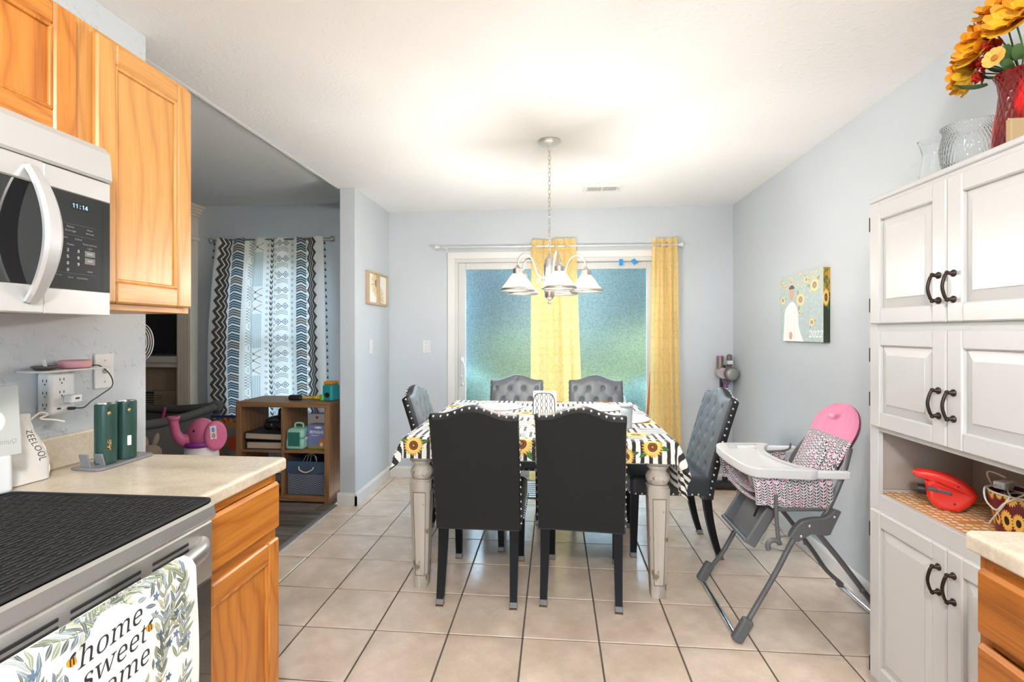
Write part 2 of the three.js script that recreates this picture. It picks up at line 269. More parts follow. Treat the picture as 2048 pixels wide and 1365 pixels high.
// ---------------------------------------------------------------- sliding glass door with obscuring film
{
  const film = pix(1024, 1024, (x, y) => { const n = noise(x / 8, y / 5, 128, 204), m = noise(x / 16, y / 10, 64, 102); return 196 + 59 * smooth(0.15, 0.72, n * 0.6 + m * 0.4); });
  const filmBump = pix(512, 512, (x, y) => fbm(x / 6, y / 4, 2, 85, 128) * 255, false);
  M.film = std(lin(0.99, 0.99, 0.99), 0.34, { map: film, transmission: 1, ior: 1.3, thickness: 0.006, bumpMap: filmBump, bumpScale: 0.0006 });
  const d = structGroup('door_1', 'white sliding glass patio door with obscured panes');
  const c = 0.062, zf = ZB + 0.016;
  for (const s of [-1, 1]) part('casing', bb(s * (DX1 - 0.012), s * (DX1 + c - 0.012), 0, DY + 0.052, ZB, zf, 0.005), M.trim, d);
  part('casing', bb(DX0 - 0.05, DX1 + 0.05, DY - 0.012, DY + 0.052, ZB, zf + 0.001, 0.005), M.trim, d);
  for (const s of [-1, 1]) part('jamb', bb(s * (DX1 - 0.045), s * DX1, 0.03, DY - 0.04, ZB - 0.13, ZB + 0.004, 0.004), M.vinyl, d);
  part('head', bb(DX0, DX1, DY - 0.045, DY, ZB - 0.13, ZB + 0.004, 0.004), M.vinyl, d);
  part('sill', bb(DX0, DX1, 0, 0.03, ZB - 0.13, ZB + 0.01, 0.004), M.vinyl, d);
  const sash = (x0, x1, z, st) => {
    const y0 = 0.03, y1 = DY - 0.045;
    const f = part('sash', [bb(x0, x0 + st, y0, y1, z - 0.018, z + 0.018, 0.004), bb(x1 - st, x1, y0, y1, z - 0.018, z + 0.018, 0.004), bb(x0 + st, x1 - st, y0, y0 + 0.11, z - 0.018, z + 0.018, 0.004), bb(x0 + st, x1 - st, y1 - 0.062, y1, z - 0.018, z + 0.018, 0.004)], M.vinyl, d);
    part('pane', metres(bb(x0 + st, x1 - st, y0 + 0.11, y1 - 0.062, z - 0.003, z + 0.003, 0.0004), 'y', 1.6), M.film, f, 'obscured glass pane');
    return f;
  };
  const l = sash(DX0 + 0.045, 0.03, ZB - 0.03, 0.068); sash(-0.03, DX1 - 0.045, ZB - 0.078, 0.062);
  part('handle', [tube([[-0.838, 1.09, ZB - 0.012], [-0.842, 1.085, ZB + 0.03], [-0.82, 1.05, ZB + 0.036], [-0.812, 0.98, ZB + 0.036], [-0.82, 0.9, ZB + 0.036], [-0.842, 0.865, ZB + 0.03], [-0.838, 0.86, ZB - 0.012]], 0.009, 40), bb(-0.857, -0.827, 0.84, 1.11, ZB - 0.014, ZB - 0.004, 0.004), rb(0.022, 0.035, 0.022, 0.006, -0.846, 0.925, ZB + 0.006)], M.whitePlastic, d, 'white pull handle');
}
const tapeM = std(lin(0.02, 0.26, 0.62), 0.7);
for (const [x, y, w, h, a] of [[0.585, 1.952, 0.034, 0.058, 0.02], [0.70, 1.956, 0.036, 0.05, 0.5]])
  solid('painter_tape', mv(bev(w, h, 0.0008, 0.0002), x, y, ZB - 0.031 + 0.0006 + 0.019 - 0.0005 + 0.017, 0, 0, a), tapeM, a < 0.1 ? 'upright strip of blue painter tape on the door head' : 'crooked strip of blue painter tape on the door head', 'tape');

// ---------------------------------------------------------------- outdoors beyond the obscured glass
{
  const grassT = pix(256, 256, (x, y) => { const n = fbm(x / 16, y / 16, 4, 16, 16), m = (n - 0.47) * 120 + (noise(x * 0.9, y * 0.9, 230, 230) - 0.5) * 50; return [70 + m * 0.45, 76 + m * 0.45, 22 + m * 0.2]; }, true, [0.5, 0.5]);
  struct('ground', bb(-30, 30, -0.3, -0.12, -45, ZB - 0.14, 0.001, 'z'), std(0xffffff, 0.95, { map: grassT }), 'green lawn beyond the sliding door');
  struct('ground_front', bb(-30, 30, -0.3, -0.12, ZF + 0.14, 40, 0.001, 'z'), std(0xffffff, 0.95, { map: grassT }), 'green lawn in front of the house');
  struct('patio', bb(-2, 2.2, -0.25, -0.1, -6.6, ZB - 0.14, 0.004, 'z'), std(lin(0.06, 0.07, 0.075), 0.9), 'grey concrete patio slab outside the sliding door');
  const leafM = std(lin(0.022, 0.052, 0.052), 0.8), hedgeM = std(lin(0.05, 0.062, 0.014), 0.8), darkLeaf = std(lin(0.02, 0.05, 0.03), 0.8);
  const blob = (rx, ry, rz, sd) => { const g = new THREE.IcosahedronGeometry(1, 4), p = g.attributes.position; for (let i = 0; i < p.count; i++) { const v = V().fromBufferAttribute(p, i), k = 1 + 0.22 * (fbm(v.x * 3 + sd + 9, v.y * 3 + v.z * 2 + 9, 3) - 0.45) * 2; p.setXYZ(i, v.x * k * rx, v.y * k * ry + ry * 0.9, v.z * k * rz); } g.computeVertexNormals(); return g; };
  [[-10.6, 2.5, -19], [-5.3, 2.5, -19], [0, 2.5, -19], [5.3, 2.5, -19], [10.6, 2.5, -19], [-7.9, 2.3, -25], [-2.65, 2.3, -25], [2.65, 2.3, -25], [7.9, 2.3, -25]].forEach(([x, r, z], i) => { const o = solid('tree', blob(r, z < -20 ? 6.2 : 5 + 0.3 * (i % 2), r, i), leafM, 'tall blue-green tree at the end of the lawn seen blurred through glass', 'tree', 'trees at the end of the lawn'); o.position.set(x, -0.12, z); });
  [[-0.9], [2.9], [6.7], [10.5]].forEach(([x], i) => { const o = solid('hedge_bush', blob(1.72, 0.85, 1.2, i + 20), hedgeM, 'rounded hedge bush before the tall trees seen blurred through glass', 'bush', 'hedge bushes before the trees'); o.position.set(x, -0.12, -15.5); });
  const pot = (label, x, z, k) => { const p = thing('potted_shrub', label, 'plant', [x, -0.0995, z]); part('pot', lathe([[0, 0], [0.13 * k, 0], [0.17 * k, 0.2 * k], [0.18 * k, 0.26 * k], [0.15 * k, 0.26 * k], [0, 0.24 * k]], 20), M.greyPlastic, p); part('foliage', blob(0.3 * k, 0.3 * k, 0.28 * k, k * 7).translate(0, 0.24 * k, 0), darkLeaf, p); };
  pot('large dark potted shrub outside the left door pane', -1.02, -5.75, 1.25); pot('dark potted shrub outside the right door pane', 1.02, -5.75, 1.1);
  const h = thing('neighbour_house', 'pale blue house blurred behind the left door pane', 'house', [-5.9, -0.12, -12], 0.2);
  const sid = std(lin(0.065, 0.12, 0.15), 0.7);
  for (let k = 0; k < 14; k++) part('siding_board', mv(bev(7, 0.215, 5, 0.01), 0, 0.11 + k * 0.21, 0), sid, h);
  part('roof', mv(extrude([[-4, 2.95], [4, 2.95], [0, 5.0]], 5.8, 0.02), 0, 0, -2.9), std(lin(0.12, 0.12, 0.13), 0.9), h);
  part('window', bev(1.2, 1.3, 0.1, 0.02).translate(1.2, 1.7, 2.5), M.white, h);
}

// ---------------------------------------------------------------- kitchen ceiling light behind the viewer
{
  const L = thing('ceiling_light', 'round frosted kitchen ceiling light behind the viewer', 'lamp', [0, YC, 0.3]);
  part('pan', lathe([[0, 0], [0.17, 0], [0.17, -0.02], [0.05, -0.03], [0.02, -0.1], [0, -0.1]]), M.nickel, L);
  part('bowl', lathe([[0, -0.24], [0.09, -0.235], [0.16, -0.21], [0.195, -0.17], [0.2, -0.15], [0.16, -0.145], [0, -0.143]], 32), std(0xffffff, 0.6, { emissive: 0xfff3e2, emissiveIntensity: 3 }), L);
  const p = new THREE.PointLight(0xfffaf5, 6.5, 0, 2); p.position.set(0, -0.19, 0); p.castShadow = true; p.shadow.radius = 6; L.add(p);
}

// ---------------------------------------------------------------- left run: base cabinet, worktop, range, microwave, wall cabinets
function oakDoor(w, h, m, th = 0.019, st = 0.058, mPanel = m) { // lies in xy facing +z, centred, recessed panel; [frame geometries, panel geometry, moulding]
  const f = [], p = [];
  for (const s of [-1, 1]) { f.push(bb(s * (w / 2 - st), s * w / 2, -h / 2, h / 2, 0, th, 0.005, 'y')); }
  for (const s of [-1, 1]) { f.push(bb(-w / 2 + st, w / 2 - st, s * (h / 2 - st), s * h / 2, 0, th - 0.0005, 0.005, 'x')); }
  p.push(bb(-w / 2 + st - 0.004, w / 2 - st + 0.004, -h / 2 + st - 0.004, h / 2 - st + 0.004, 0.002, 0.009, 0.001, 'y'));
  const md = [], iw = w / 2 - st, ih = h / 2 - st, q = [[0, 0], [0.012, 0], [0.012, 0.002], [0.006, 0.009], [0, 0.010]];
  for (const s of [-1, 1]) { md.push(mv(extrude(q, ih * 2), -s * iw, ih, 0.009, PI / 2, 0, 0).scale(1, 1, 1)); }
  return { f, p };
}
function beadFrame(iw, ih, z, r = 0.006) { // rounded bead around a panel
  const g = []; for (const s of [-1, 1]) { g.push(rod([s * (iw - r * 0.6), -ih, z], [s * (iw - r * 0.6), ih, z], r, 8)); g.push(rod([-iw, s * (ih - r * 0.6), z], [iw, s * (ih - r * 0.6), z], r, 8)); } return g;
}
function addOakDoor(parent, w, h, x, y, z, ry, m, mp, label) {
  const { f, p } = oakDoor(w, h, m), d = part('door', f, m, parent, label); d.position.set(x, y, z); d.rotation.y = ry;
  part('panel', p, mp, d); part('bead', beadFrame(w / 2 - 0.058, h / 2 - 0.058, 0.0105).map(g => metres(g, 'y')), m, d); return d;
}
{ // base cabinet between the range and the living room
  const c = thing('base_cabinet', 'honey oak base cabinet beside the stainless range', 'cabinet', [0, 0, 0]);
  const z0 = -1.142, z1 = -1.535, xf = -0.93;
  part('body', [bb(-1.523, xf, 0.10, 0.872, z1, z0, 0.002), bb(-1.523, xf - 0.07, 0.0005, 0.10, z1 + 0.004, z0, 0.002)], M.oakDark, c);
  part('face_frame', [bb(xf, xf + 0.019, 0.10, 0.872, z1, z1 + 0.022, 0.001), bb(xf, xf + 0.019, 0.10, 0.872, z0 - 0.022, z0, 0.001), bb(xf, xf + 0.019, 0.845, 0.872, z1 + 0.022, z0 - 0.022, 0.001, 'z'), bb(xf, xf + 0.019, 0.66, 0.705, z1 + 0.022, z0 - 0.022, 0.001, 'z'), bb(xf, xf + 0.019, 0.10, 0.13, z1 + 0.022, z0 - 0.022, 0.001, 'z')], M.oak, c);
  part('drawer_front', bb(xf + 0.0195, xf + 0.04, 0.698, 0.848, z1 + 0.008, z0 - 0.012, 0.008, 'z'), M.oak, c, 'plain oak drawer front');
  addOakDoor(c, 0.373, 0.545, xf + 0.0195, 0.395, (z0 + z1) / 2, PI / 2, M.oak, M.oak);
}
function worktop(name, x0, x1, z0, z1, y, label, frontAt, th = 0.04) { // rounded front edge at frontAt (x0 or x1)
  const s = frontAt === x1 ? 1 : -1, W = x1 - x0, pr = [], r = 0.014;
  const sh = new THREE.Shape(); sh.moveTo(0, 0); sh.lineTo(W - 0.008, 0); sh.quadraticCurveTo(W, 0, W, 0.008); sh.lineTo(W, th - r); sh.quadraticCurveTo(W, th, W - r, th); sh.lineTo(0, th); sh.lineTo(0, 0);
  const g = extrude(sh, z1 - z0, 0.003); if (s < 0) { g.scale(-1, 1, 1); const idx = g.index; g.translate(x1, y - th, z0); const q = g.toNonIndexed ? g : g; const p = q.attributes.position; for (let i = 0; i < p.count; i += 3) for (const a of [q.attributes.position, q.attributes.normal, q.attributes.uv]) { for (let k = 0; k < a.itemSize; k++) { const t = a.array[(i + 1) * a.itemSize + k]; a.array[(i + 1) * a.itemSize + k] = a.array[(i + 2) * a.itemSize + k]; a.array[(i + 2) * a.itemSize + k] = t; } } } else g.translate(x0, y - th, z0);
  return metres(g, 'z', 1.4);
}
{
  const w = thing('worktop', 'beige laminate worktop with green mills standing on it', 'worktop');
  part('top', worktop('t', -1.5245, -0.894, -1.571, -1.1385, 0.9135, '', -0.894), M.lam, w);
  part('backsplash', bb(-1.5245, -1.503, 0.914, 1.014, -1.571, -0.37, 0.006, 'z'), M.lam, w);
}
{ // slide-in electric range
  const r = thing('kitchen_range', 'stainless steel electric range with black mat on top', 'range');
  const z0 = -1.1345, z1 = -0.372, xf = -0.86, zc = (z0 + z1) / 2;
  part('body', bb(-1.5, xf, 0.03, 0.895, z0 + 0.003, z1 - 0.003, 0.004), M.black, r);
  part('cooktop', bb(-1.502, xf - 0.005, 0.895, 0.912, z0, z1, 0.005), M.blackGlass, r);
  part('front_rim', metres(mv(extrude([[0, 0], [0.036, 0], [0.04, 0.006], [0.036, 0.03], [0.024, 0.038], [-0.03, 0.039], [-0.03, 0.034], [0, 0.033]], z1 - z0, 0.001), xf - 0.006, 0.879, z0), 'z'), M.steel, r, 'brushed steel front rim');
  const d = part('oven_door', [bb(xf + 0.002, xf + 0.030, 0.735, 0.876, z0 + 0.004, z1 - 0.004, 0.005, 'z')], M.steel, r, 'steel oven door band with vent slots');
  part('door_rail', bb(xf + 0.002, xf + 0.028, 0.2, 0.232, z0 + 0.004, z1 - 0.004, 0.005, 'z'), M.steel, d);
  part('door_glass', bb(xf + 0.002, xf + 0.026, 0.2325, 0.7345, z0 + 0.004, z1 - 0.004, 0.003), M.blackGlass, d, 'black oven door glass');
  for (const [za, zb] of [[-1.049, -0.948], [-0.92, -0.775], [-0.755, -0.61], [-0.585, -0.47]]) for (const y of [0.849, 0.835]) part('vent_slot', rb(0.004, 0.0075, zb - za, 0.0035, xf + 0.0295, y, (za + zb) / 2), M.black, d);
  part('gap_trim', bb(xf, xf + 0.012, 0.872, 0.8788, z0 + 0.01, z1 - 0.01, 0.002), M.black, r);
  const hz0 = z0 + 0.045, hz1 = z1 - 0.045, hp = []; for (let k = 0; k <= 20; k++) { const t = k / 20; hp.push([xf + 0.028 + 0.062 * Math.pow(Math.sin(PI * clamp(t, 0.001, 0.999)), 0.42), 0.817 + 0.004 * Math.sin(PI * t), hz0 + (hz1 - hz0) * t]); }
  const hg = tube(hp, 0.0155, 60, 12); hg.translate(0, -0.817, 0); hg.scale(1, 1.35, 1); hg.translate(0, 0.83, 0); part('handle', hg, M.steel, d, 'bowed steel oven handle');
  part('drawer', bb(xf + 0.002, xf + 0.03, 0.035, 0.195, z0 + 0.004, z1 - 0.004, 0.005, 'z'), M.steel, r);
}
{ // ribbed silicone mat over the cooktop
  const m = thing('stove_mat', 'black ribbed silicone mat covering the cooktop', 'mat', [0, 0.9135, 0]);
  const x0 = -1.40, x1 = -0.838, z0 = -1.150, z1 = -0.40;
  const sh = new THREE.Shape(), r = 0.03, W = x1 - x0, D = z1 - z0; sh.moveTo(r, 0); sh.lineTo(W - r, 0); sh.quadraticCurveTo(W, 0, W, r); sh.lineTo(W, D - r); sh.quadraticCurveTo(W, D, W - r, D); sh.lineTo(r, D); sh.quadraticCurveTo(0, D, 0, D - r); sh.lineTo(0, r); sh.quadraticCurveTo(0, 0, r, 0);
  const lip = sh.clone(), hole = new THREE.Path(), q = 0.008; hole.moveTo(r, q); hole.lineTo(W - r, q); hole.quadraticCurveTo(W - q, q, W - q, r); hole.lineTo(W - q, D - r); hole.quadraticCurveTo(W - q, D - q, W - r, D - q); hole.lineTo(r, D - q); hole.quadraticCurveTo(q, D - q, q, D - r); hole.lineTo(q, r); hole.quadraticCurveTo(q, q, r, q); lip.holes.push(hole);
  const lay = (g, y) => { g.rotateX(PI / 2); g.translate(x0, y, z0); return g; };
  part('sheet', [lay(extrude(sh, 0.004, 0.0005), 0.0045), lay(extrude(lip, 0.008, 0.001), 0.0085)], M.blackRubber, m);
  const ribs = []; let row = 0;
  for (let x = x0 + 0.022; x < x1 - 0.02; x += 0.0125, row++) for (let z = z0 + 0.02 + (row % 2) * 0.024; z < z1 - 0.05; z += 0.048) ribs.push(bev(0.005, 0.0038, 0.038, 0.0014).translate(x, 0.006, z + 0.018));
  const o = part('rib', ribs, M.blackRubber, m); o.userData.kind = 'stuff';
}
{ // printed tea towel over the oven handle
  const tex = paint(1024, 1680, (c, w, h) => {
    c.fillStyle = '#f1efec'; c.fillRect(0, 0, w, h);
    const cols = ['#6f7660', '#878d78', '#555f50', '#a0a284', '#848f97', '#66757f', '#9aa3a2', '#b2b394', '#4d5652'];
    const leaf = (x, y, l, a, col, wd = 0.22) => { c.save(); c.translate(x, y); c.rotate(a); c.fillStyle = col; c.beginPath(); c.moveTo(0, 0); c.quadraticCurveTo(l * 0.45, -l * wd, l, 0); c.quadraticCurveTo(l * 0.5, l * wd, 0, 0); c.fill(); c.strokeStyle = 'rgba(240,240,232,0.5)'; c.lineWidth = 2; c.beginPath(); c.moveTo(0, 0); c.lineTo(l * 0.9, 0); c.stroke(); c.restore(); };
    const sprig = (x, y, a, n, l) => { let px = x, py = y; for (let k = 0; k < n; k++) { const q = l * 0.36; c.strokeStyle = '#6a705c'; c.lineWidth = 4; c.beginPath(); c.moveTo(px, py); const nx = px + Math.cos(a) * q, ny = py + Math.sin(a) * q; c.lineTo(nx, ny); c.stroke(); leaf(px, py, l * rr(0.6, 1), a + rr(0.35, 0.75), cols[(rnd() * 9) | 0]); leaf(px, py, l * rr(0.6, 1), a - rr(0.35, 0.75), cols[(rnd() * 9) | 0]); px = nx; py = ny; a += rr(-0.15, 0.15); } };
    for (let k = 0; k < 52; k++) { const right = k % 2; sprig(right ? rr(740, 960) : rr(50, 250), 330 + rr(0, 1320), rr(-2.1, -1.0), 6, rr(60, 120)); }
    for (let k = 0; k < 14; k++) sprig(rr(180, 850), rr(285, 350), k % 2 ? rr(-0.5, 0.2) : PI + rr(-0.2, 0.5), 4, rr(50, 90));
    for (let k = 0; k < 8; k++) sprig(rr(250, 760), rr(820, 1000), k % 2 ? rr(-0.9, 0.1) : PI + rr(-0.1, 0.9), 5, rr(50, 90));
    for (let k = 0; k < 70; k++) { const x = k % 2 ? rr(720, 960) : rr(50, 280), y = rr(320, 1650); c.fillStyle = ['#5c7488', '#8698a8', '#465e74'][k % 3]; for (let p = 0; p < 5; p++) { c.beginPath(); c.ellipse(x + Math.cos(p * 1.256) * 11, y + Math.sin(p * 1.256) * 11, 10, 6, p * 1.256, 0, 7); c.fill(); } }
    c.fillStyle = '#f1efec'; c.beginPath(); c.ellipse(512, 560, 215, 235, 0, 0, 7); c.fill();
    for (let k = 0; k < 26; k++) { const a = k / 26 * 2 * PI; leaf(512 + Math.cos(a) * 225, 560 + Math.sin(a) * 245, rr(48, 74), a + rr(0.9, 1.5), cols[k % 9], 0.3); }
    c.fillStyle = '#26272a'; c.textAlign = 'center'; c.font = 'italic 122px serif';
    ['home', 'sweet', 'home'].forEach((t, i) => { c.save(); c.translate(512 + (i - 1) * 14, 462 + i * 108); c.rotate(-0.06); c.fillText(t, 0, 0); c.restore(); });
    for (const [x, y] of [[312, 420], [700, 510]]) { c.fillStyle = '#d99a2b'; c.beginPath(); c.ellipse(x, y, 25, 18, 0.6, 0, 7); c.fill(); c.fillStyle = '#2c2622'; c.fillRect(x - 8, y - 16, 6, 32); c.fillRect(x + 6, y - 15, 6, 30); c.beginPath(); c.ellipse(x + 8, y - 24, 15, 7, -0.5, 0, 7); c.fill(); }
  });
  const tm = std(0xffffff, 0.9, { map: tex, side: THREE.DoubleSide, bumpMap: T.weave, bumpScale: 0.0003 });
  const xh = -0.772, yh = 0.836, L = 0.5, back = 0.09, zA = -0.972, zB = -0.585;
  const g = grid(44, 56, (u, v) => { // v 0 = hem at the front bottom, 1 = behind the handle
    const s = v * (L + 0.05 + back) - L, z = zA + (zB - zA) * u, fold = Math.sin(u * 17 + 1) * 0.5 + Math.sin(u * 7.3) * 0.5; let x, y;
    if (s < 0) { x = xh + 0.022 + 0.008 * fold * smooth(0, 0.35, -s) ; y = yh + s; }
    else if (s < 0.05) { const a = s / 0.05 * PI; x = xh - 0.004 + 0.026 * Math.cos(a); y = yh + 0.026 * Math.sin(a); }
    else { x = xh - 0.03; y = yh - (s - 0.05); }
    return [x, y, z + 0.004 * Math.sin(v * 9) - 0.03 * u * (1 - v) * 0.3];
  });
  const uv = g.attributes.uv; for (let i = 0; i < uv.count; i++) uv.setXY(i, 1 - uv.getX(i), uv.getY(i));
  solid('tea_towel', g, tm, 'white tea towel with leaf print and lettering on the oven handle', 'towel');
}
{ // over-the-range microwave
  const m = thing('microwave', 'stainless over-the-range microwave with black control panel', 'microwave');
  const z0 = -1.134, z1 = -0.374, y0 = 1.372, y1 = 1.788, xb = -1.522, xf = -1.125, zs = -0.972;
  part('body', bb(xb, xf, y0 + 0.012, y1 - 0.002, z0 + 0.002, z1 - 0.002, 0.004), std(lin(0.06, 0.06, 0.06), 0.5), m);
  part('bottom_grille', bb(xb + 0.05, xf - 0.04, y0 + 0.004, y0 + 0.012, z0 + 0.09, z1 - 0.09, 0.002), std(lin(0.2, 0.2, 0.2), 0.5, { metalness: 0.6, bumpMap: T.weave, bumpScale: 0.001 }), m, 'dark mesh filter under the microwave');
  part('vent_hood', metres(mv(extrude([[0, 0], [0.022, 0], [0.026, 0.006], [0.02, 0.07], [0.006, 0.087], [0, 0.088]], z1 - z0, 0.001), xf, 1.702, z0), 'z'), M.steelPale, m, 'stainless top strip');
  const f = part('control_fascia', [bb(xf, xf + 0.02, y0, 1.43, z0, zs - 0.001, 0.002, 'z'), bb(xf, xf + 0.02, 1.652, 1.700, z0, zs - 0.001, 0.002, 'z'), bb(xf, xf + 0.014, 1.43, 1.652, z0, zs - 0.001, 0.001, 'z')], M.steelPale, m);
  const led = paint(256, 96, (c, w, h) => { c.fillStyle = '#000'; c.fillRect(0, 0, w, h); c.fillStyle = '#8fd0ff'; c.font = 'bold 74px monospace'; c.textBaseline = 'middle'; c.textAlign = 'center'; c.fillText('11:14', w / 2, h / 2); });
  const pan = paint(512, 768, (c, w, h) => {
    c.fillStyle = '#1c1c1b'; c.fillRect(0, 0, w, h); c.fillStyle = '#8d8d8a'; c.strokeStyle = '#5c5c5a'; c.textAlign = 'center'; c.lineWidth = 2; c.font = '20px sans-serif';
    for (const y of [250, 336, 640]) { c.beginPath(); c.moveTo(20, y); c.lineTo(390, y); c.stroke(); }
    [['Popcorn', 70, 280], ['Potato', 190, 280], ['Pizza', 340, 280], ['Frozen', 70, 310], ['Beverage', 190, 310], ['Reheat', 340, 310], ['Defrost', 70, 370], ['Melt', 150, 370], ['Soften', 250, 370], ['Time Defrost', 340, 400], ['Timer', 70, 410], ['Power', 190, 420], ['Light', 340, 430], ['Cook Time', 80, 670], ['Vent', 190, 680], ['Turntable', 280, 680], ['Hold', 340, 620]].forEach(([t, x, y]) => c.fillText(t, x, y));
    c.font = 'bold 34px sans-serif'; c.fillStyle = '#b9b9b6'; [[1, 90], [2, 170], [3, 250]].forEach(([n, x]) => [0, 3, 6].forEach((k, i) => c.fillText(String(n + k), x, 470 + i * 52))); c.fillText('0', 170, 626);
    c.fillStyle = '#6f6f6d'; c.fillRect(300, 445, 82, 46); c.fillRect(300, 503, 82, 46); c.fillStyle = '#c9c9c6'; c.font = '17px sans-serif'; c.fillText('START', 341, 474); c.fillText('STOP', 341, 532); c.fillStyle = '#a0462e'; c.fillRect(300, 549, 82, 4);
    c.fillStyle = '#000'; c.fillRect(440, 0, 9, h);
  });
  const pm = std(0xffffff, 0.14, { map: pan, clearcoat: 0.6, clearcoatRoughness: 0.1 });
  const pg = bev(zs - z0 - 0.002, 0.222, 0.008, 0.001); { const p = pg.attributes.position, uv = pg.attributes.uv, w = zs - z0 - 0.002; for (let i = 0; i < p.count; i++) uv.setXY(i, p.getX(i) / w + 0.5, p.getY(i) / 0.222 + 0.5); }
  mv(pg, xf + 0.0165, 1.541, (z0 + zs) / 2, 0, PI / 2, 0); part('control_panel', pg, pm, f, 'black glass control panel with white key print');
  const dg = flatQuad(0.044, 0.0165); mv(dg, xf + 0.0209, 1.624, -1.055, 0, PI / 2, 0); part('clock_display', dg, std(0x000000, 0.3, { emissive: 0xffffff, emissiveMap: led, emissiveIntensity: 1.6 }), f, 'blue clock display reading 11:14');
  const d = part('door', [bb(xf, xf + 0.024, y0, 1.432, zs + 0.001, z1, 0.003, 'z'), bb(xf, xf + 0.024, 1.65, 1.700, zs + 0.001, z1, 0.003, 'z'), bb(xf, xf + 0.024, 1.432, 1.65, z1 - 0.06, z1, 0.003, 'z')], M.steelPale, m);
  part('door_window', bb(xf, xf + 0.021, 1.4325, 1.6495, zs + 0.001, z1 - 0.0605, 0.001), M.blackGlass, d, 'black microwave door window');
  const hp = [], hx = xf + 0.024; for (let k = 0; k <= 16; k++) { const t = k / 16; hp.push([hx + 0.052 * Math.pow(Math.sin(PI * clamp(t, 0.002, 0.998)), 0.8), 1.396 + 0.285 * t, zs + 0.028]); }
  const hs = new THREE.CatmullRomCurve3(hp.map(p => V(...p))), bow = extrude([[-0.017, -0.005], [0.017, -0.005], [0.017, 0.003], [0.011, 0.006], [-0.011, 0.006], [-0.017, 0.003]], 1);
  { // sweep a flat section along the bow
    const N = 36, sec = [[-0.019, -0.004], [0.019, -0.004], [0.019, 0.002], [0.012, 0.006], [-0.012, 0.006], [-0.019, 0.002]], g = grid(sec.length, N, (u, v) => { const c = hs.getPoint(v), t = hs.getTangent(v), n = V(t.y, -t.x, 0).normalize(), q = sec[Math.round(u * sec.length) % sec.length], k = 0.72 + 0.28 * Math.sin(PI * v); return [c.x + n.x * q[1], c.y + n.y * q[1], c.z + q[0] * k]; });
    part('handle', g.toNonIndexed(), std(lin(0.6, 0.6, 0.6), 0.36, { metalness: 0.6, side: THREE.DoubleSide }), d, 'wide bowed silver handle');
    d.children[d.children.length - 1].geometry.computeVertexNormals();
  }
}
{ // wall cabinets
  const c1 = thing('wall_cabinet', 'tall honey oak wall cabinet beside the microwave', 'cabinet'), xf = -1.222, yT = 2.131;
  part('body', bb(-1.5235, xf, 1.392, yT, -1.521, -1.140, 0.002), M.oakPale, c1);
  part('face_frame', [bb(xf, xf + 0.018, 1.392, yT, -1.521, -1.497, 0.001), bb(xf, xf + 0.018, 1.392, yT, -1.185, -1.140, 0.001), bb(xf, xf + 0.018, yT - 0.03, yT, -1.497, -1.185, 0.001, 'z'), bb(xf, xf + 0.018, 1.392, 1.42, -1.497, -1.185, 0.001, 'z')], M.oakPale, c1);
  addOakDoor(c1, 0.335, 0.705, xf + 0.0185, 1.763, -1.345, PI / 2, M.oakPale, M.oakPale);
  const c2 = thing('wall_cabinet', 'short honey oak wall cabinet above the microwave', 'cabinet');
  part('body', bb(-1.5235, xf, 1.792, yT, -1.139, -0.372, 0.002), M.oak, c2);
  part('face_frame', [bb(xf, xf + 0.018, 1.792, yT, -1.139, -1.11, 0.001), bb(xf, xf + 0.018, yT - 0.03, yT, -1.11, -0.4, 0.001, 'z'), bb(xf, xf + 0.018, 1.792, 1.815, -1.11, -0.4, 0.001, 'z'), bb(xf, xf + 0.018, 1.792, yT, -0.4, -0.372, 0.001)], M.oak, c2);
  for (const zc of [-0.945, -0.575]) addOakDoor(c2, 0.363, 0.318, xf + 0.0185, 1.962, zc, PI / 2, M.oak, M.oak);
}

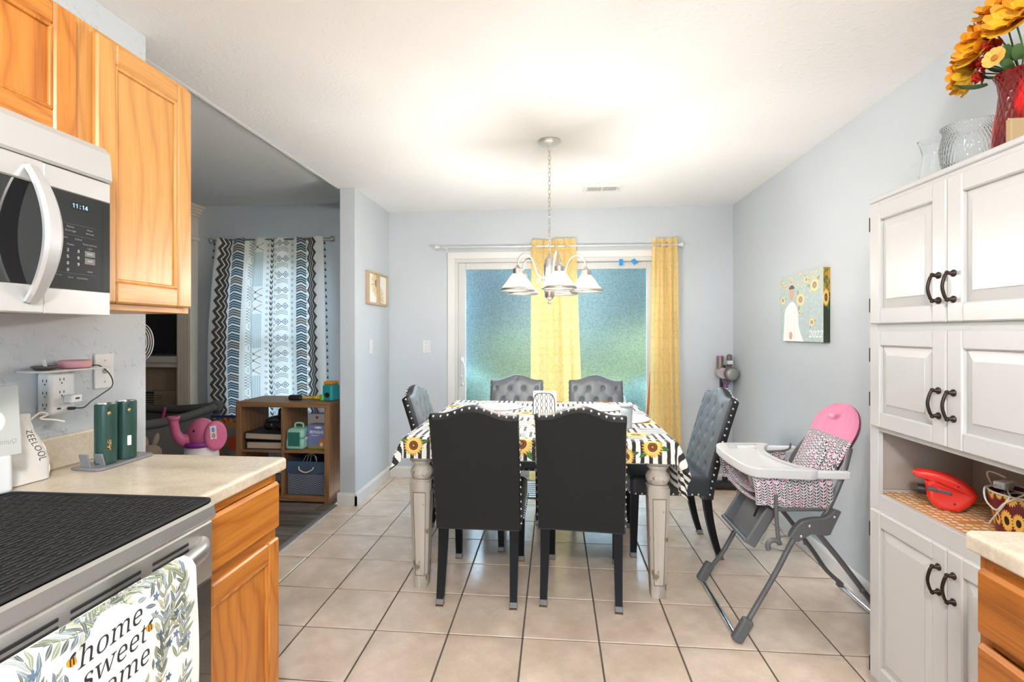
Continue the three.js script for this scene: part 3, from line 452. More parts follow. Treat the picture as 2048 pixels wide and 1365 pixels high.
// ---------------------------------------------------------------- small things on and above the left worktop
{ // multi-outlet with shelf
  const o = thing('outlet_extender', 'white wall outlet extender with small shelf', 'outlet'), x0 = -1.523, x1 = -1.475, z0 = -1.397, z1 = -1.318, y0 = 1.084, y1 = 1.2135;
  part('housing', rb(x1 - x0, y1 - y0, z1 - z0, 0.012, (x0 + x1) / 2, (y0 + y1) / 2, (z0 + z1) / 2, 3), M.whitePlastic, o);
  part('shelf', bb(x0, -1.435, 1.2145, 1.2205, -1.476, -1.262, 0.0025), M.whitePlastic, o, 'thin white shelf');
  const sl = []; for (const y of [1.188, 1.152, 1.117]) { for (const dx of [-0.006, 0.006]) sl.push(rb(0.002, 0.008, 0.002, 0.0005, (x0 + x1) / 2 + 0.006 + dx, y, z1, 1)); sl.push(ball(0.0026, (x0 + x1) / 2 + 0.006, y - 0.011, z1 - 0.001, 8)); }
  for (const y of [1.19, 1.152]) { for (const dz of [-0.006, 0.006]) sl.push(rb(0.002, 0.008, 0.002, 0.0005, x1, y, -1.352 + dz, 1)); sl.push(ball(0.0026, x1 - 0.001, y - 0.011, -1.352, 8)); }
  sl.push(rb(0.002, 0.005, 0.011, 0.0005, x1, 1.103, -1.343, 1));
  part('socket_slot', sl, M.black, o);
  const p = thing('usb_charger', 'small white charger plugged into the outlet extender', 'charger'); part('block', rb(0.03, 0.024, 0.034, 0.004, x1 + 0.015, 1.13, -1.372), M.whitePlastic, p); part('port', rb(0.002, 0.005, 0.012, 0.0005, x1 + 0.0305, 1.131, -1.372, 1), M.black, p);
  const s = thing('charging_puck', 'pink round speaker puck on the outlet shelf', 'speaker', [-1.478, 1.221, -1.395]); part('body', lathe([[0, 0], [0.036, 0], [0.04, 0.005], [0.041, 0.02], [0.037, 0.0245], [0, 0.0255]], 32), std(lin(0.68, 0.34, 0.37), 0.5), s);
  const k = thing('hair_tie_dish', 'grey oval dish on the end of the outlet shelf', 'dish', [-1.478, 1.221, -1.305]); part('dish', lathe([[0, 0], [0.02, 0.001], [0.03, 0.008], [0.031, 0.012], [0.027, 0.012], [0.018, 0.005], [0, 0.004]], 24), std(lin(0.11, 0.1, 0.09), 0.5), k); part('stub', rod([0.004, 0.005, 0], [0.001, 0.03, 0.006], 0.0045), M.whitePlastic, k);
  solid('usb_cable', [tube([[x1 + 0.018, 1.101, -1.372], [x1 + 0.03, 1.1, -1.392], [-1.45, 1.114, -1.42], [-1.46, 1.13, -1.465], [-1.455, 1.155, -1.5], [-1.45, 1.192, -1.487], [-1.455, 1.224, -1.455], [-1.466, 1.225, -1.43]], 0.0018, 80, 6), rb(0.018, 0.009, 0.012, 0.002, x1 + 0.01, 1.1, -1.372)], M.black, 'thin black cable looping from the outlet extender to its shelf', 'cable');
}
function switchPlate(label, pos, ry) {
  const s = thing('light_switch', label, 'switch', pos, ry);
  part('plate', rb(0.072, 0.116, 0.006, 0.0028, 0, 0, 0.003), M.whitePlastic, s); part('toggle', mv(rb(0.009, 0.02, 0.014, 0.002), 0, 0.003, 0.008, -0.5), M.whitePlastic, s);
  part('screw', [mv(cyl(0.003, 0.003, 0.001, 0, 0, 0, 10), 0, 0.036, 0.006, PI / 2), mv(cyl(0.003, 0.003, 0.001, 0, 0, 0, 10), 0, -0.036, 0.006, PI / 2)], M.chrome, s); return s;
}
switchPlate('white wall switch above the worktop beside the outlet extender', [XL + 0.0005, 1.2, -1.537], PI / 2);
switchPlate('white wall switch below the framed prints', [XL + 0.0005, 1.212, -3.96], PI / 2);
switchPlate('white wall switch left of the sliding door', [-1.173, 1.2, ZB + 0.0005], 0);
{ // tray with two electric mills
  const t = thing('mill_tray', 'grey plastic tray holding the green mills', 'tray', [-1.40, 0.914, -1.45]);
  const sh = new THREE.Shape(); sh.moveTo(-0.055, -0.09); sh.lineTo(0.03, -0.1); sh.quadraticCurveTo(0.05, -0.1, 0.05, -0.08); sh.lineTo(0.05, 0.09); sh.quadraticCurveTo(0.045, 0.11, 0.02, 0.11); sh.lineTo(-0.055, 0.12); sh.lineTo(-0.055, -0.09);
  const g = extrude(sh, 0.009, 0.003); g.rotateX(-PI / 2); part('base', g, std(lin(0.2, 0.2, 0.21), 0.4), t);
  part('side_clip', [mv(rb(0.03, 0.045, 0.006, 0.003), -0.01, 0.028, 0.088, 0.25), mv(rb(0.03, 0.045, 0.006, 0.003), 0.012, 0.024, 0.062, 0.25)], std(lin(0.2, 0.2, 0.21), 0.4), t);
  const mill = (label, x, z, win) => {
    const m = thing('electric_mill', label, 'mill', [x, 0.9235, z], 0, 'green electric mills');
    const gm = std(lin(0.018, 0.058, 0.047), 0.3);
    part('body', lathe([[0, 0], [0.026, 0], [0.028, 0.003], [0.029, 0.1], [0.029, 0.182], [0.0265, 0.186], [0.024, 0.184], [0.022, 0.172], [0, 0.172]], 32), gm, m);
    part('top_ring', lathe([[0.0215, 0.176], [0.0245, 0.1855], [0.0265, 0.1865], [0.0255, 0.182]], 32), M.chrome, m);
    part('button', mv(lathe([[0, 0.004], [0.005, 0.004], [0.006, 0], [0, 0]], 16), 0.024, 0.158, 0.0155, 0, 0, -PI / 2), std(lin(0.6, 0.42, 0.2), 0.3, { metalness: 0.8 }), m, 'brass push button');
    part('charge_port', mv(rb(0.003, 0.009, 0.005, 0.0015), 0.0245, 0.172, 0.0155, 0, -0.55), M.black, m);
    part('window', mv(rb(0.004, 0.032, 0.011, 0.005), 0.025, 0.06, 0.0135, 0, -0.5), win, m, 'small oval fill window'); return m;
  };
  mill('dark green pepper mill with peppercorns in its window', -1.394, -1.415, std(0xffffff, 0.25, { map: pix(32, 64, (x, y) => hash(x >> 2, y >> 2) > 0.5 ? [28, 22, 18] : [168, 140, 92]) }));
  mill('dark green salt mill with white salt in its window', -1.39, -1.482, std(lin(0.8, 0.8, 0.82), 0.3));
}
{ // drawstring bag leaning on the wall
  const tex = paint(256, 512, (c, w, h) => { c.fillStyle = '#d9d7d3'; c.fillRect(0, 0, w, h); c.save(); c.translate(170, 120); c.rotate(PI / 2 - 0.06); c.fillStyle = '#2b2a2d'; c.font = '62px sans-serif'; c.fillText('ZEELOOL', 0, 0); c.restore(); });
  const b = thing('drawstring_bag', 'white cotton drawstring bag leaning against the wall', 'bag', [-1.462, 0.9145, -1.238], 1.45);
  const body = (s) => grid(14, 20, (u, v) => { const t = u * 2 - 1, w = 0.058 * (1 - 0.52 * smooth(0.45, 1, v)) , puff = 0.022 * Math.sqrt(Math.max(0, 1 - t * t)) * (1 - 0.5 * v) + 0.003 * Math.sin(v * 18 + u * 9); return [t * w + 0.006 * Math.sin(v * 7), 0.001 + v * 0.185, s * puff - v * 0.03]; });
  const bm = std(0xffffff, 0.9, { map: tex, side: THREE.DoubleSide });
  part('pouch', body(1), bm, b, 'cotton pouch with dark lettering'); part('pouch_back', body(-1), std(lin(0.8, 0.79, 0.76), 0.9, { side: THREE.DoubleSide }), b);
  part('drawstring', [tube([[0.03, 0.168, -0.026], [0.05, 0.185, -0.02], [0.064, 0.178, -0.012], [0.05, 0.168, -0.02], [0.08, 0.16, -0.01], [0.1, 0.152, 0]], 0.0028, 60, 6)], std(lin(0.78, 0.74, 0.66), 0.9), b);
}
{ // packaging box with text and white bracket standing at the frame's edge
  const tex = paint(256, 384, (c, w, h) => { c.fillStyle = '#b9b9b2'; c.fillRect(0, 0, w, h); c.fillStyle = '#e2e2de'; c.beginPath(); c.arc(120, 190, 62, 0, 7); c.fill(); c.fillStyle = '#8c8c86'; c.font = '34px sans-serif'; c.save(); c.translate(232, 318); c.scale(-1, 1); c.fillText('Quinim', 0, 0); c.restore(); });
  const b = thing('device_box', 'pale grey upright device box beside the drawstring bag', 'box', [-1.405, 0.9225, -1.115], 1.2);
  const g = bev(0.1, 0.18, 0.018, 0.002); { const p = g.attributes.position, uv = g.attributes.uv; for (let i = 0; i < p.count; i++) uv.setXY(i, p.getX(i) / 0.1 + 0.5, p.getY(i) / 0.18 + 0.5); }
  part('case', mv(g, 0, 0.182, -0.005, -0.14), std(0xffffff, 0.5, { map: tex }), b); part('foot', mv(rb(0.075, 0.1, 0.03, 0.01), -0.006, 0.05, 0.005, -0.05), M.whitePlastic, b);
}
solid('loose_wire', tube([[-1.475, 1.09, -1.13], [-1.49, 1.16, -1.135], [-1.5, 1.22, -1.15], [-1.51, 1.26, -1.145], [-1.515, 1.27, -1.10]], 0.0012, 40, 6), M.greyPlastic, 'thin grey wire rising behind the device box', 'wire');

// ---------------------------------------------------------------- dining table
const TX0 = -0.765, TX1 = 0.585, TZ0 = -3.82, TZ1 = -2.462, TY = 0.79;
{
  const t = thing('dining_table', 'distressed white square dining table with turned legs', 'table', [(TX0 + TX1) / 2, 0, (TZ0 + TZ1) / 2]);
  const w = TX1 - TX0, d = TZ1 - TZ0;
  const worn = pix(256, 256, (x, y) => { const n = fbm(x / 20, y / 60, 4), s = smooth(0.62, 0.7, fbm(x / 9 + 40, y / 14, 3)); return [188 - s * 60 + (n - 0.45) * 40, 178 - s * 66 + (n - 0.45) * 40, 165 - s * 74 + (n - 0.45) * 40]; });
  const wm = std(0xffffff, 0.55, { map: worn });
  part('tabletop', bev(w, 0.034, d, 0.006, 'x').translate(0, TY - 0.017, 0), wm, t);
  for (const s of [-1, 1]) { part('apron', bb(-w / 2 + 0.13, w / 2 - 0.13, 0.665, 0.7555, s * (d / 2 - 0.085), s * (d / 2 - 0.06), 0.003, 'x'), wm, t); part('apron', bb(s * (w / 2 - 0.085), s * (w / 2 - 0.06), 0.665, 0.7555, -d / 2 + 0.13, d / 2 - 0.13, 0.003, 'z'), wm, t); }
  const sq = (h, r) => { const g = new THREE.CylinderGeometry(r * Math.SQRT2, r * Math.SQRT2, h, 4); g.rotateY(PI / 4); return g; };
  const taper = new THREE.CylinderGeometry(0.051 * Math.SQRT2, 0.034 * Math.SQRT2, 0.555, 4, 1); taper.rotateY(PI / 4); taper.translate(0, 0.2785, 0);
  const leg = [metres(taper, 'y'), metres(sq(0.012, 0.046).translate(0, 0.562, 0), 'y'), lathe([[0.001, 0.568], [0.045, 0.568], [0.05, 0.575], [0.058, 0.592], [0.06, 0.605], [0.052, 0.622], [0.043, 0.632], [0.041, 0.64], [0.05, 0.65], [0.056, 0.66], [0.05, 0.668], [0.001, 0.668]], 24), metres(sq(0.088, 0.05).translate(0, 0.712, 0), 'y')];
  const inset = []; for (let k = 0; k < 4; k++) { const g = extrude([[-0.031, 0.5], [0.031, 0.5], [0.022, 0.07], [-0.022, 0.07]], 0.004, 0.0015); g.rotateX(0.0325); g.translate(0, 0, 0.0325); g.rotateY(k * PI / 2); inset.push(metres(g, 'y')); }
  const line = std(lin(0.17, 0.12, 0.08), 0.8);
  for (const sx of [-1, 1]) for (const sz of [-1, 1]) {
    const l = part('leg', leg, wm, t); l.position.set(sx * (w / 2 - 0.068), 0, sz * (d / 2 - 0.075));
    const q = inset.map(g => g.clone().translate(0, 0, 0)); part('inset_panel', q, wm, l);
    const ed = []; for (let k = 0; k < 4; k++) { const P = (x, y) => [x, y, 0.034 + (y) * 0.031 + 0.0022], e = [rod(P(-0.0325, 0.503), P(0.0325, 0.503), 0.0013, 5), rod(P(-0.0325, 0.503), P(-0.023, 0.067), 0.0013, 5), rod(P(0.0325, 0.503), P(0.023, 0.067), 0.0013, 5), rod(P(-0.023, 0.067), P(0.023, 0.067), 0.0013, 5)]; e.forEach(g => { g.rotateY(k * PI / 2); ed.push(g); }); }
    part('worn_edge', ed, line, l, 'dark rubbed edges of the leg panels');
  }
}
function drawSunflower(c, x, y, r, leafA = 0) {
  c.save(); c.translate(x, y);
  for (const a of [leafA, leafA + 2.3]) { c.save(); c.rotate(a); c.fillStyle = '#3f6b33'; c.beginPath(); c.moveTo(r * 0.5, 0); c.quadraticCurveTo(r * 1.0, -r * 0.5, r * 1.65, 0.1 * r); c.quadraticCurveTo(r * 1.0, r * 0.45, r * 0.5, 0); c.fill(); c.strokeStyle = '#6f9a55'; c.lineWidth = r * 0.04; c.beginPath(); c.moveTo(r * 0.5, 0); c.lineTo(r * 1.5, 0.05 * r); c.stroke(); c.restore(); }
  for (const [n, l, col] of [[22, 1.12, '#d9a232'], [20, 1.0, '#efc258'], [18, 0.85, '#f4d278']]) for (let k = 0; k < n; k++) { const a = k / n * 2 * PI + l * 3; c.save(); c.rotate(a); c.fillStyle = col; c.beginPath(); c.moveTo(r * 0.25, -r * 0.09); c.quadraticCurveTo(r * 0.7, -r * 0.17, r * l, 0); c.quadraticCurveTo(r * 0.7, r * 0.17, r * 0.25, r * 0.09); c.fill(); c.restore(); }
  for (const [q, col] of [[0.47, '#6b3a14'], [0.38, '#8e5420'], [0.26, '#5a300f'], [0.15, '#b0722c'], [0.06, '#e0b060']]) { c.fillStyle = col; c.beginPath(); c.arc(0, 0, r * q, 0, 7); c.fill(); }
  c.restore();
}
{ // printed tablecloth; the cloth hangs further down on the right
  const oL = 0.13, oR = 0.27, oF = 0.14, oN = 0.115, CW = TX1 - TX0 + oL + oR, CD = TZ1 - TZ0 + oF + oN, R = 2048 / Math.max(CW, CD);
  const tex = paint(2048, 2048, (c) => {
    c.fillStyle = '#f4f0ea'; c.fillRect(0, 0, 2048, 2048);
    const stroke = (x0, y0, x1, y1, w) => { c.fillStyle = '#2d2623'; c.beginPath(); const n = 8, L = [], Rr = [], dx = x1 - x0, dy = y1 - y0, l = Math.hypot(dx, dy), nx = -dy / l, ny = dx / l; for (let k = 0; k <= n; k++) { const t = k / n, j = rr(-0.12, 0.12) * w, px = x0 + dx * t, py = y0 + dy * t; L.push([px + nx * (w / 2 + j), py + ny * (w / 2 + j)]); Rr.push([px - nx * (w / 2 - j * 0.4), py - ny * (w / 2 - j * 0.4)]); } L.concat(Rr.reverse()).forEach((p, i) => i ? c.lineTo(...p) : c.moveTo(...p)); c.fill(); };
    const B = 0.15 * R, near = 2048 - (oN + 0.045) * R;
    for (let j = 0; j < 11; j++) for (let i = 0; i < 13; i++) { const x = i * B, y = near - (j + 1) * B; if ((i + j) % 2) for (let k = 0; k < 4; k++) stroke(x + (k + 0.5) * B / 4, y + B * 0.04, x + (k + 0.5) * B / 4, y + B * 0.95, B * 0.105); else for (let k = 0; k < 4; k++) stroke(x + B * 0.03, y + (k + 0.5) * B / 4, x + B * 0.97, y + (k + 0.5) * B / 4, B * 0.105); }
    for (let x = 12; x < 2048; x += 0.041 * R) stroke(x, near, x + rr(-2, 2), 2048, 0.018 * R);
    const px = (wx) => (wx - TX0 + oL) * R, py = (wz) => 2048 - (TZ1 + oN - wz) * R;
    for (const [wx, dz, r, a] of [[-0.715, 0.05, 0.05, 3.6], [-0.60, 0.015, 0.035, 2], [-0.168, 0.03, 0.06, 0.9], [0.07, 0.07, 0.045, 1], [0.345, 0.085, 0.042, -0.4], [0.475, 0.035, 0.05, 0.1], [-0.43, 0.06, 0.05, 2]]) drawSunflower(c, px(wx), py(TZ1 + dz), r * R, a);
    for (let k = 0; k < 30; k++) { const gx = -0.85 + (k % 6) * 0.31 + rr(-0.05, 0.05) + ((k / 6 | 0) % 2) * 0.14, gz = TZ1 - 0.2 - (k / 6 | 0) * 0.29 + rr(-0.05, 0.05); drawSunflower(c, px(gx), py(gz), rr(0.045, 0.062) * R, rr(0, 6)); }
  });
  const top = TY + 0.004;
  const g = grid(130, 130, (u, v) => { // u along x, v from the far hem to the near hem
    const s = TX0 - oL + u * CW, t = TZ0 - oF + v * CD, cx = clamp(s, TX0, TX1), cz = clamp(t, TZ0, TZ1), dx = s - cx, dz = t - cz, r = Math.hypot(dx, dz);
    if (r < 1e-6) return [s, top + 0.0006 * Math.sin(s * 21) * Math.sin(t * 17), t];
    const ph = Math.atan2(Math.abs(dz), Math.abs(dx)), cor = Math.sin(2 * ph), k = r < 0.014 ? r : 0.014;
    const wob = dz !== 0 && dx === 0 ? 0.006 * Math.sin(s * 26) : dx !== 0 && dz === 0 ? 0.012 * Math.sin(t * 15) : 0;
    const out = 0.006 + 0.02 * smooth(0, 0.02, r) * 0.5 + (0.05 + wob * 4) * r + cor * cor * (0.26 * r + 0.02 * Math.sin(ph * 10) * smooth(0, 0.1, r));
    return [cx + Math.sign(dx) * Math.cos(ph) * out, top - Math.max(0, r - 0.012 * (1 - smooth(0, 0.03, r) * 0)) * 1.0 + 0 * k, cz + Math.sign(dz) * Math.sin(ph) * out];
  });
  const uv = g.attributes.uv; for (let i = 0; i < uv.count; i++) uv.setXY(i, uv.getX(i) * CW * R / 2048, (1 - uv.getY(i)) * CD * R / 2048);
  solid('tablecloth', g, std(0xffffff, 0.8, { map: tex, side: THREE.DoubleSide, transmission: 0.12, thickness: 0, bumpMap: T.weave, bumpScale: 0.0002 }), 'black striped sunflower tablecloth draped over the dining table', 'tablecloth');
}
{ // round white placemats, napkin holder, tumbler
  const y = TY + 0.0052, proto = thing('placemat', 'round white placemat on the tablecloth before the far left chair', 'placemat', [-0.40, y, -3.50], 0, 'round white placemats');
  part('mat', lathe([[0, 0.004], [0.15, 0.004], [0.168, 0.007], [0.172, 0.006], [0.172, 0.003], [0, 0.003]], 48), std(lin(0.84, 0.82, 0.79), 0.5), proto); part('edge', lathe([[0, 0.003], [0.1735, 0.003], [0.1735, 0], [0, 0]], 48), std(lin(0.34, 0.2, 0.11), 0.6), proto, 'brown underside rim');
  dup(proto, [0.31, y, -3.52], 0, 'round white placemat on the tablecloth before the far right chair'); dup(proto, [0.41, y, -3.09], 0, 'round white placemat behind the tumbler before the right side chair');
  dup(proto, [-0.385, y, -2.67], 0, 'round white placemat behind the near left chair back'); dup(proto, [0.14, y, -2.67], 0, 'round white placemat behind the near right chair back');
  const n = thing('napkin_holder', 'black wire napkin holder full of white napkins', 'napkin holder', [-0.068, TY + 0.0055, -3.2], -0.06);
  const arch = []; const AP = (t) => { const a = PI * t; return [-0.07 * Math.sign(Math.cos(a)) * Math.pow(Math.abs(Math.cos(a)), 0.55), 0.035 + 0.108 * Math.pow(Math.sin(a), 0.5), 0]; };
  for (const z of [0.03, -0.03]) { const pts = [[-0.07, 0.002, z]]; for (let k = 0; k <= 16; k++) { const q = AP(k / 16); pts.push([q[0], q[1], z]); } pts.push([0.07, 0.002, z]); arch.push(tube(pts, 0.0029, 90, 6));
    for (let k = 0; k < 4; k++) for (const s of [-1, 1]) { const pt = [], x0 = -0.045 + k * 0.03; for (let j = 0; j <= 10; j++) { const v = j / 10; pt.push([x0 + s * 0.009 * Math.sin(v * PI * 3), 0.003 + v * 0.136, z]); } arch.push(tube(pt, 0.0017, 24, 5)); } }
  for (const x of [-0.07, 0.07]) arch.push(rod([x, 0.003, -0.03], [x, 0.003, 0.03], 0.0021)); arch.push(rod([0, 0.003, -0.03], [0, 0.003, 0.03], 0.0021));
  part('wire_frame', arch, M.black, n);
  const np = []; for (let k = 0; k < 12; k++) np.push(mv(bev(0.143 + rr(-0.004, 0.004), 0.146 + rr(-0.003, 0.003), 0.0038, 0.001), 0.003 + rr(-0.003, 0.003), 0.0795, -0.023 + k * 0.0042, 0, 0, rr(-0.01, 0.01)));
  part('napkin', np, std(lin(0.8, 0.76, 0.71), 0.9), n, 'stack of folded white napkins');
  const c = thing('tumbler', 'pale grey tumbler with lid and straw on the table', 'tumbler', [0.40, TY + 0.0055, -2.80]);
  part('cup', lathe([[0, 0], [0.028, 0], [0.031, 0.003], [0.0345, 0.09], [0.0355, 0.118], [0, 0.118]], 28), std(lin(0.36, 0.40, 0.43), 0.35), c); part('lid', lathe([[0, 0.118], [0.037, 0.118], [0.037, 0.13], [0.034, 0.134], [0, 0.134]], 28), std(lin(0.42, 0.46, 0.49), 0.3), c); part('straw', rod([-0.006, 0.134, 0], [-0.009, 0.178, 0.002], 0.0035), std(lin(0.8, 0.84, 0.86), 0.2, { transmission: 0.5, thickness: 0 }), c);
}

// ---------------------------------------------------------------- dining chairs (front towards local -z)
const chair0 = (() => {
  const c = thing('dining_chair', 'dark upholstered dining chair with plain black back beside the left table leg', 'chair', [-0.379, 0, -2.62], 0.0);
  const W = 0.208, yb = 0.355, top = (x) => 0.945 + 0.042 * Math.pow(Math.cos(clamp(Math.abs(x) / 0.165) * PI / 2), 2), zr = (y) => 0.215 + 0.165 * Math.pow(clamp((y - yb) / 0.62), 1.25), th = 0.062;
  const tuft = (x, y) => { const a = (x - 0.055) / 0.11 + (y - 0.885) / 0.17, b = (x - 0.055) / 0.11 - (y - 0.885) / 0.17, s = Math.pow(Math.abs(Math.sin(PI * a) * Math.sin(PI * b)), 0.45), fa = a - Math.round(a), fb = b - Math.round(b), dimple = Math.exp(-(fa * fa + fb * fb) / 0.022); const e = smooth(0, 0.045, W - Math.abs(x)) * smooth(0, 0.05, top(x) - y) * smooth(0.46, 0.52, y); return (0.006 + e * (0.0032 * s - 0.017 * dimple + 0.0085)); };
  const front = grid(52, 72, (u, v) => { const x = W - u * 2 * W, y = yb + (top(x) - yb) * v, e = Math.min(1, Math.min(W - Math.abs(x), top(x) - y) / 0.012); return [x, y, zr(y) - th - tuft(x, y) + 0.012 * (1 - Math.sqrt(1 - (1 - e) * (1 - e)))]; });
  part('backrest', front, M.leather, c, 'button tufted leather front of the backrest');
  const rear = grid(16, 24, (u, v) => { const x = -W + u * 2 * W, y = yb + (top(x) - 0.024 - yb) * v; return [x, y, zr(y)]; }); metres(rear, 'y');
  part('back_panel', (() => { const g = rear; const p = g.attributes.position, uv = g.attributes.uv; for (let i = 0; i < p.count; i++) uv.setXY(i, p.getX(i) * 9, p.getY(i) * 9); return g; })(), M.backFabric, c, 'flat charcoal woven back panel');
  const path = []; for (let k = 0; k <= 20; k++) path.push([-W, yb + (top(-W) - yb) * k / 20]); for (let k = 1; k < 30; k++) { const x = -W + 2 * W * k / 30; path.push([x, top(x)]); } for (let k = 20; k >= 0; k--) path.push([W, yb + (top(W) - yb) * k / 20]);
  part('back_edge', [grid(path.length - 1, 6, (u, v) => { const [x, y] = path[Math.round(u * (path.length - 1))], a = (v - 0.5) * 2, o = 0.005 * Math.sqrt(Math.max(0, 1 - a * a)), out = Math.abs(x) > W - 1e-4 ? [Math.sign(x) * o, 0] : [0, o]; const dy = 0.024 * v * v * smooth(0.88, 0.945, y); return [x + out[0], y + out[1] - dy, zr(y - dy) - (th - 0.006) * (1 - v)]; }), bb(-W, W, yb - 0.002, yb + 0.004, 0.216 - th, 0.2155, 0.001)], M.leatherDark, c, 'dark leather edge band');
  const nail = new THREE.SphereGeometry(0.0075, 8, 5, 0, 2 * PI, 0, PI / 2), nails = [];
  const nAt = (x, y, z, d) => { const g = nail.clone(); g.applyQuaternion(new THREE.Quaternion().setFromUnitVectors(V(0, 1, 0), V(...d).normalize())); g.translate(x, y, z); nails.push(g); };
  for (const s of [-1, 1]) for (let y = 0.385; y < 0.94; y += 0.0385) nAt(s * (W + 0.0045), y, zr(y) - th * 0.42, [s, 0, 0]);
  for (let x = -0.19; x <= 0.191; x += 0.0345) nAt(x, top(x) - 0.009, zr(top(x)) - th * 0.24, [0, 1, 0.75]);
  for (const s of [-1, 1]) for (let z = -0.235; z < 0.13; z += 0.036) nAt(s * 0.2215, 0.388, z, [s, 0, 0]);
  for (let x = -0.2; x <= 0.201; x += 0.04) nAt(x, 0.388, -0.2655, [0, 0, -1]);
  part('nailhead', nails, M.chrome, c, 'silver nailhead trim').userData.kind = 'stuff';
  for (let k = 0; k < 5; k++) for (const x of k % 2 ? [-0.11, 0, 0.11] : [-0.055, 0.055]) { const y = 0.885 - k * 0.085; const b = part('button', new THREE.SphereGeometry(0.0095, 10, 6).scale(1, 1, 0.5), M.leather, c); b.position.set(x, y, zr(y) - th - tuft(x, y) - 0.001); }
  const seat = rb(0.44, 0.118, 0.462, 0.028, 0, 0.429, -0.034, 4); { const p = seat.attributes.position; for (let i = 0; i < p.count; i++) if (p.getY(i) > 0.47) { const x = p.getX(i) / 0.22, z = (p.getZ(i) + 0.034) / 0.231; p.setY(i, p.getY(i) + 0.016 * (1 - x * x) * (1 - z * z)); } seat.computeVertexNormals(); }
  part('seat', seat, M.leatherSeat, c, 'smooth padded leather seat');
  const legGeo = (a, b, w0, w1, bow) => { const N = 8, q = [[-1, -1], [1, -1], [1, 1], [-1, 1]]; return join([grid(4, N, (u, v) => { const k = q[Math.round(u * 4) % 4], w = (w0 + (w1 - w0) * v) / 2, y = a[1] + (b[1] - a[1]) * v; return [a[0] + (b[0] - a[0]) * v + k[0] * w, y, a[2] + (b[2] - a[2]) * Math.pow(v, bow) + k[1] * w]; }), bev(w1, 0.002, w1, 0.0005).translate(b[0], b[1] + 0.001, b[2])]); };
  const flat = (g) => { const q = g.index ? g.toNonIndexed() : g; q.computeVertexNormals(); return q; };
  for (const s of [-1, 1]) for (const f of [0, 1]) {
    const a = f ? [s * 0.185, 0.385, -0.235] : [s * 0.178, 0.385, 0.185], b = f ? [s * 0.183, 0.004, -0.242] : [s * 0.18, 0.004, 0.262];
    const l = part('leg', flat(legGeo(a, b, 0.046, 0.033, f ? 1 : 1.7)), M.legBlack, c);
    part('foot_cap', [mv(bev(0.038, 0.028, 0.038, 0.003), b[0], 0.0185, b[2] - (f ? 0 : 0.004))], std(lin(0.5, 0.52, 0.54), 0.25, { transmission: 0.55, thickness: 0 }), l, 'clear silicone foot cap');
    part('felt_pad', mv(bev(0.04, 0.0045, 0.04, 0.001), b[0], 0.0023, b[2]), std(lin(0.3, 0.15, 0.07), 0.9), l, 'brown felt pad');
  }
  return c;
})();
dup(chair0, [0.146, 0, -2.642], -0.085, 'dark upholstered dining chair with plain black back beside the right table leg');
dup(chair0, [-0.30, 0, -3.64], PI + 0.02, 'grey tufted dining chair before the left door pane');
dup(chair0, [0.32, 0, -3.66], PI - 0.02, 'grey tufted dining chair before the right door pane');
dup(chair0, [-0.575, 0, -3.14], -PI / 2 + 0.05, 'grey tufted dining chair facing the table beside the divider wall');
dup(chair0, [0.70, 0, -3.155], PI / 2 + 0.03, 'grey tufted dining chair facing the table beside the high chair');

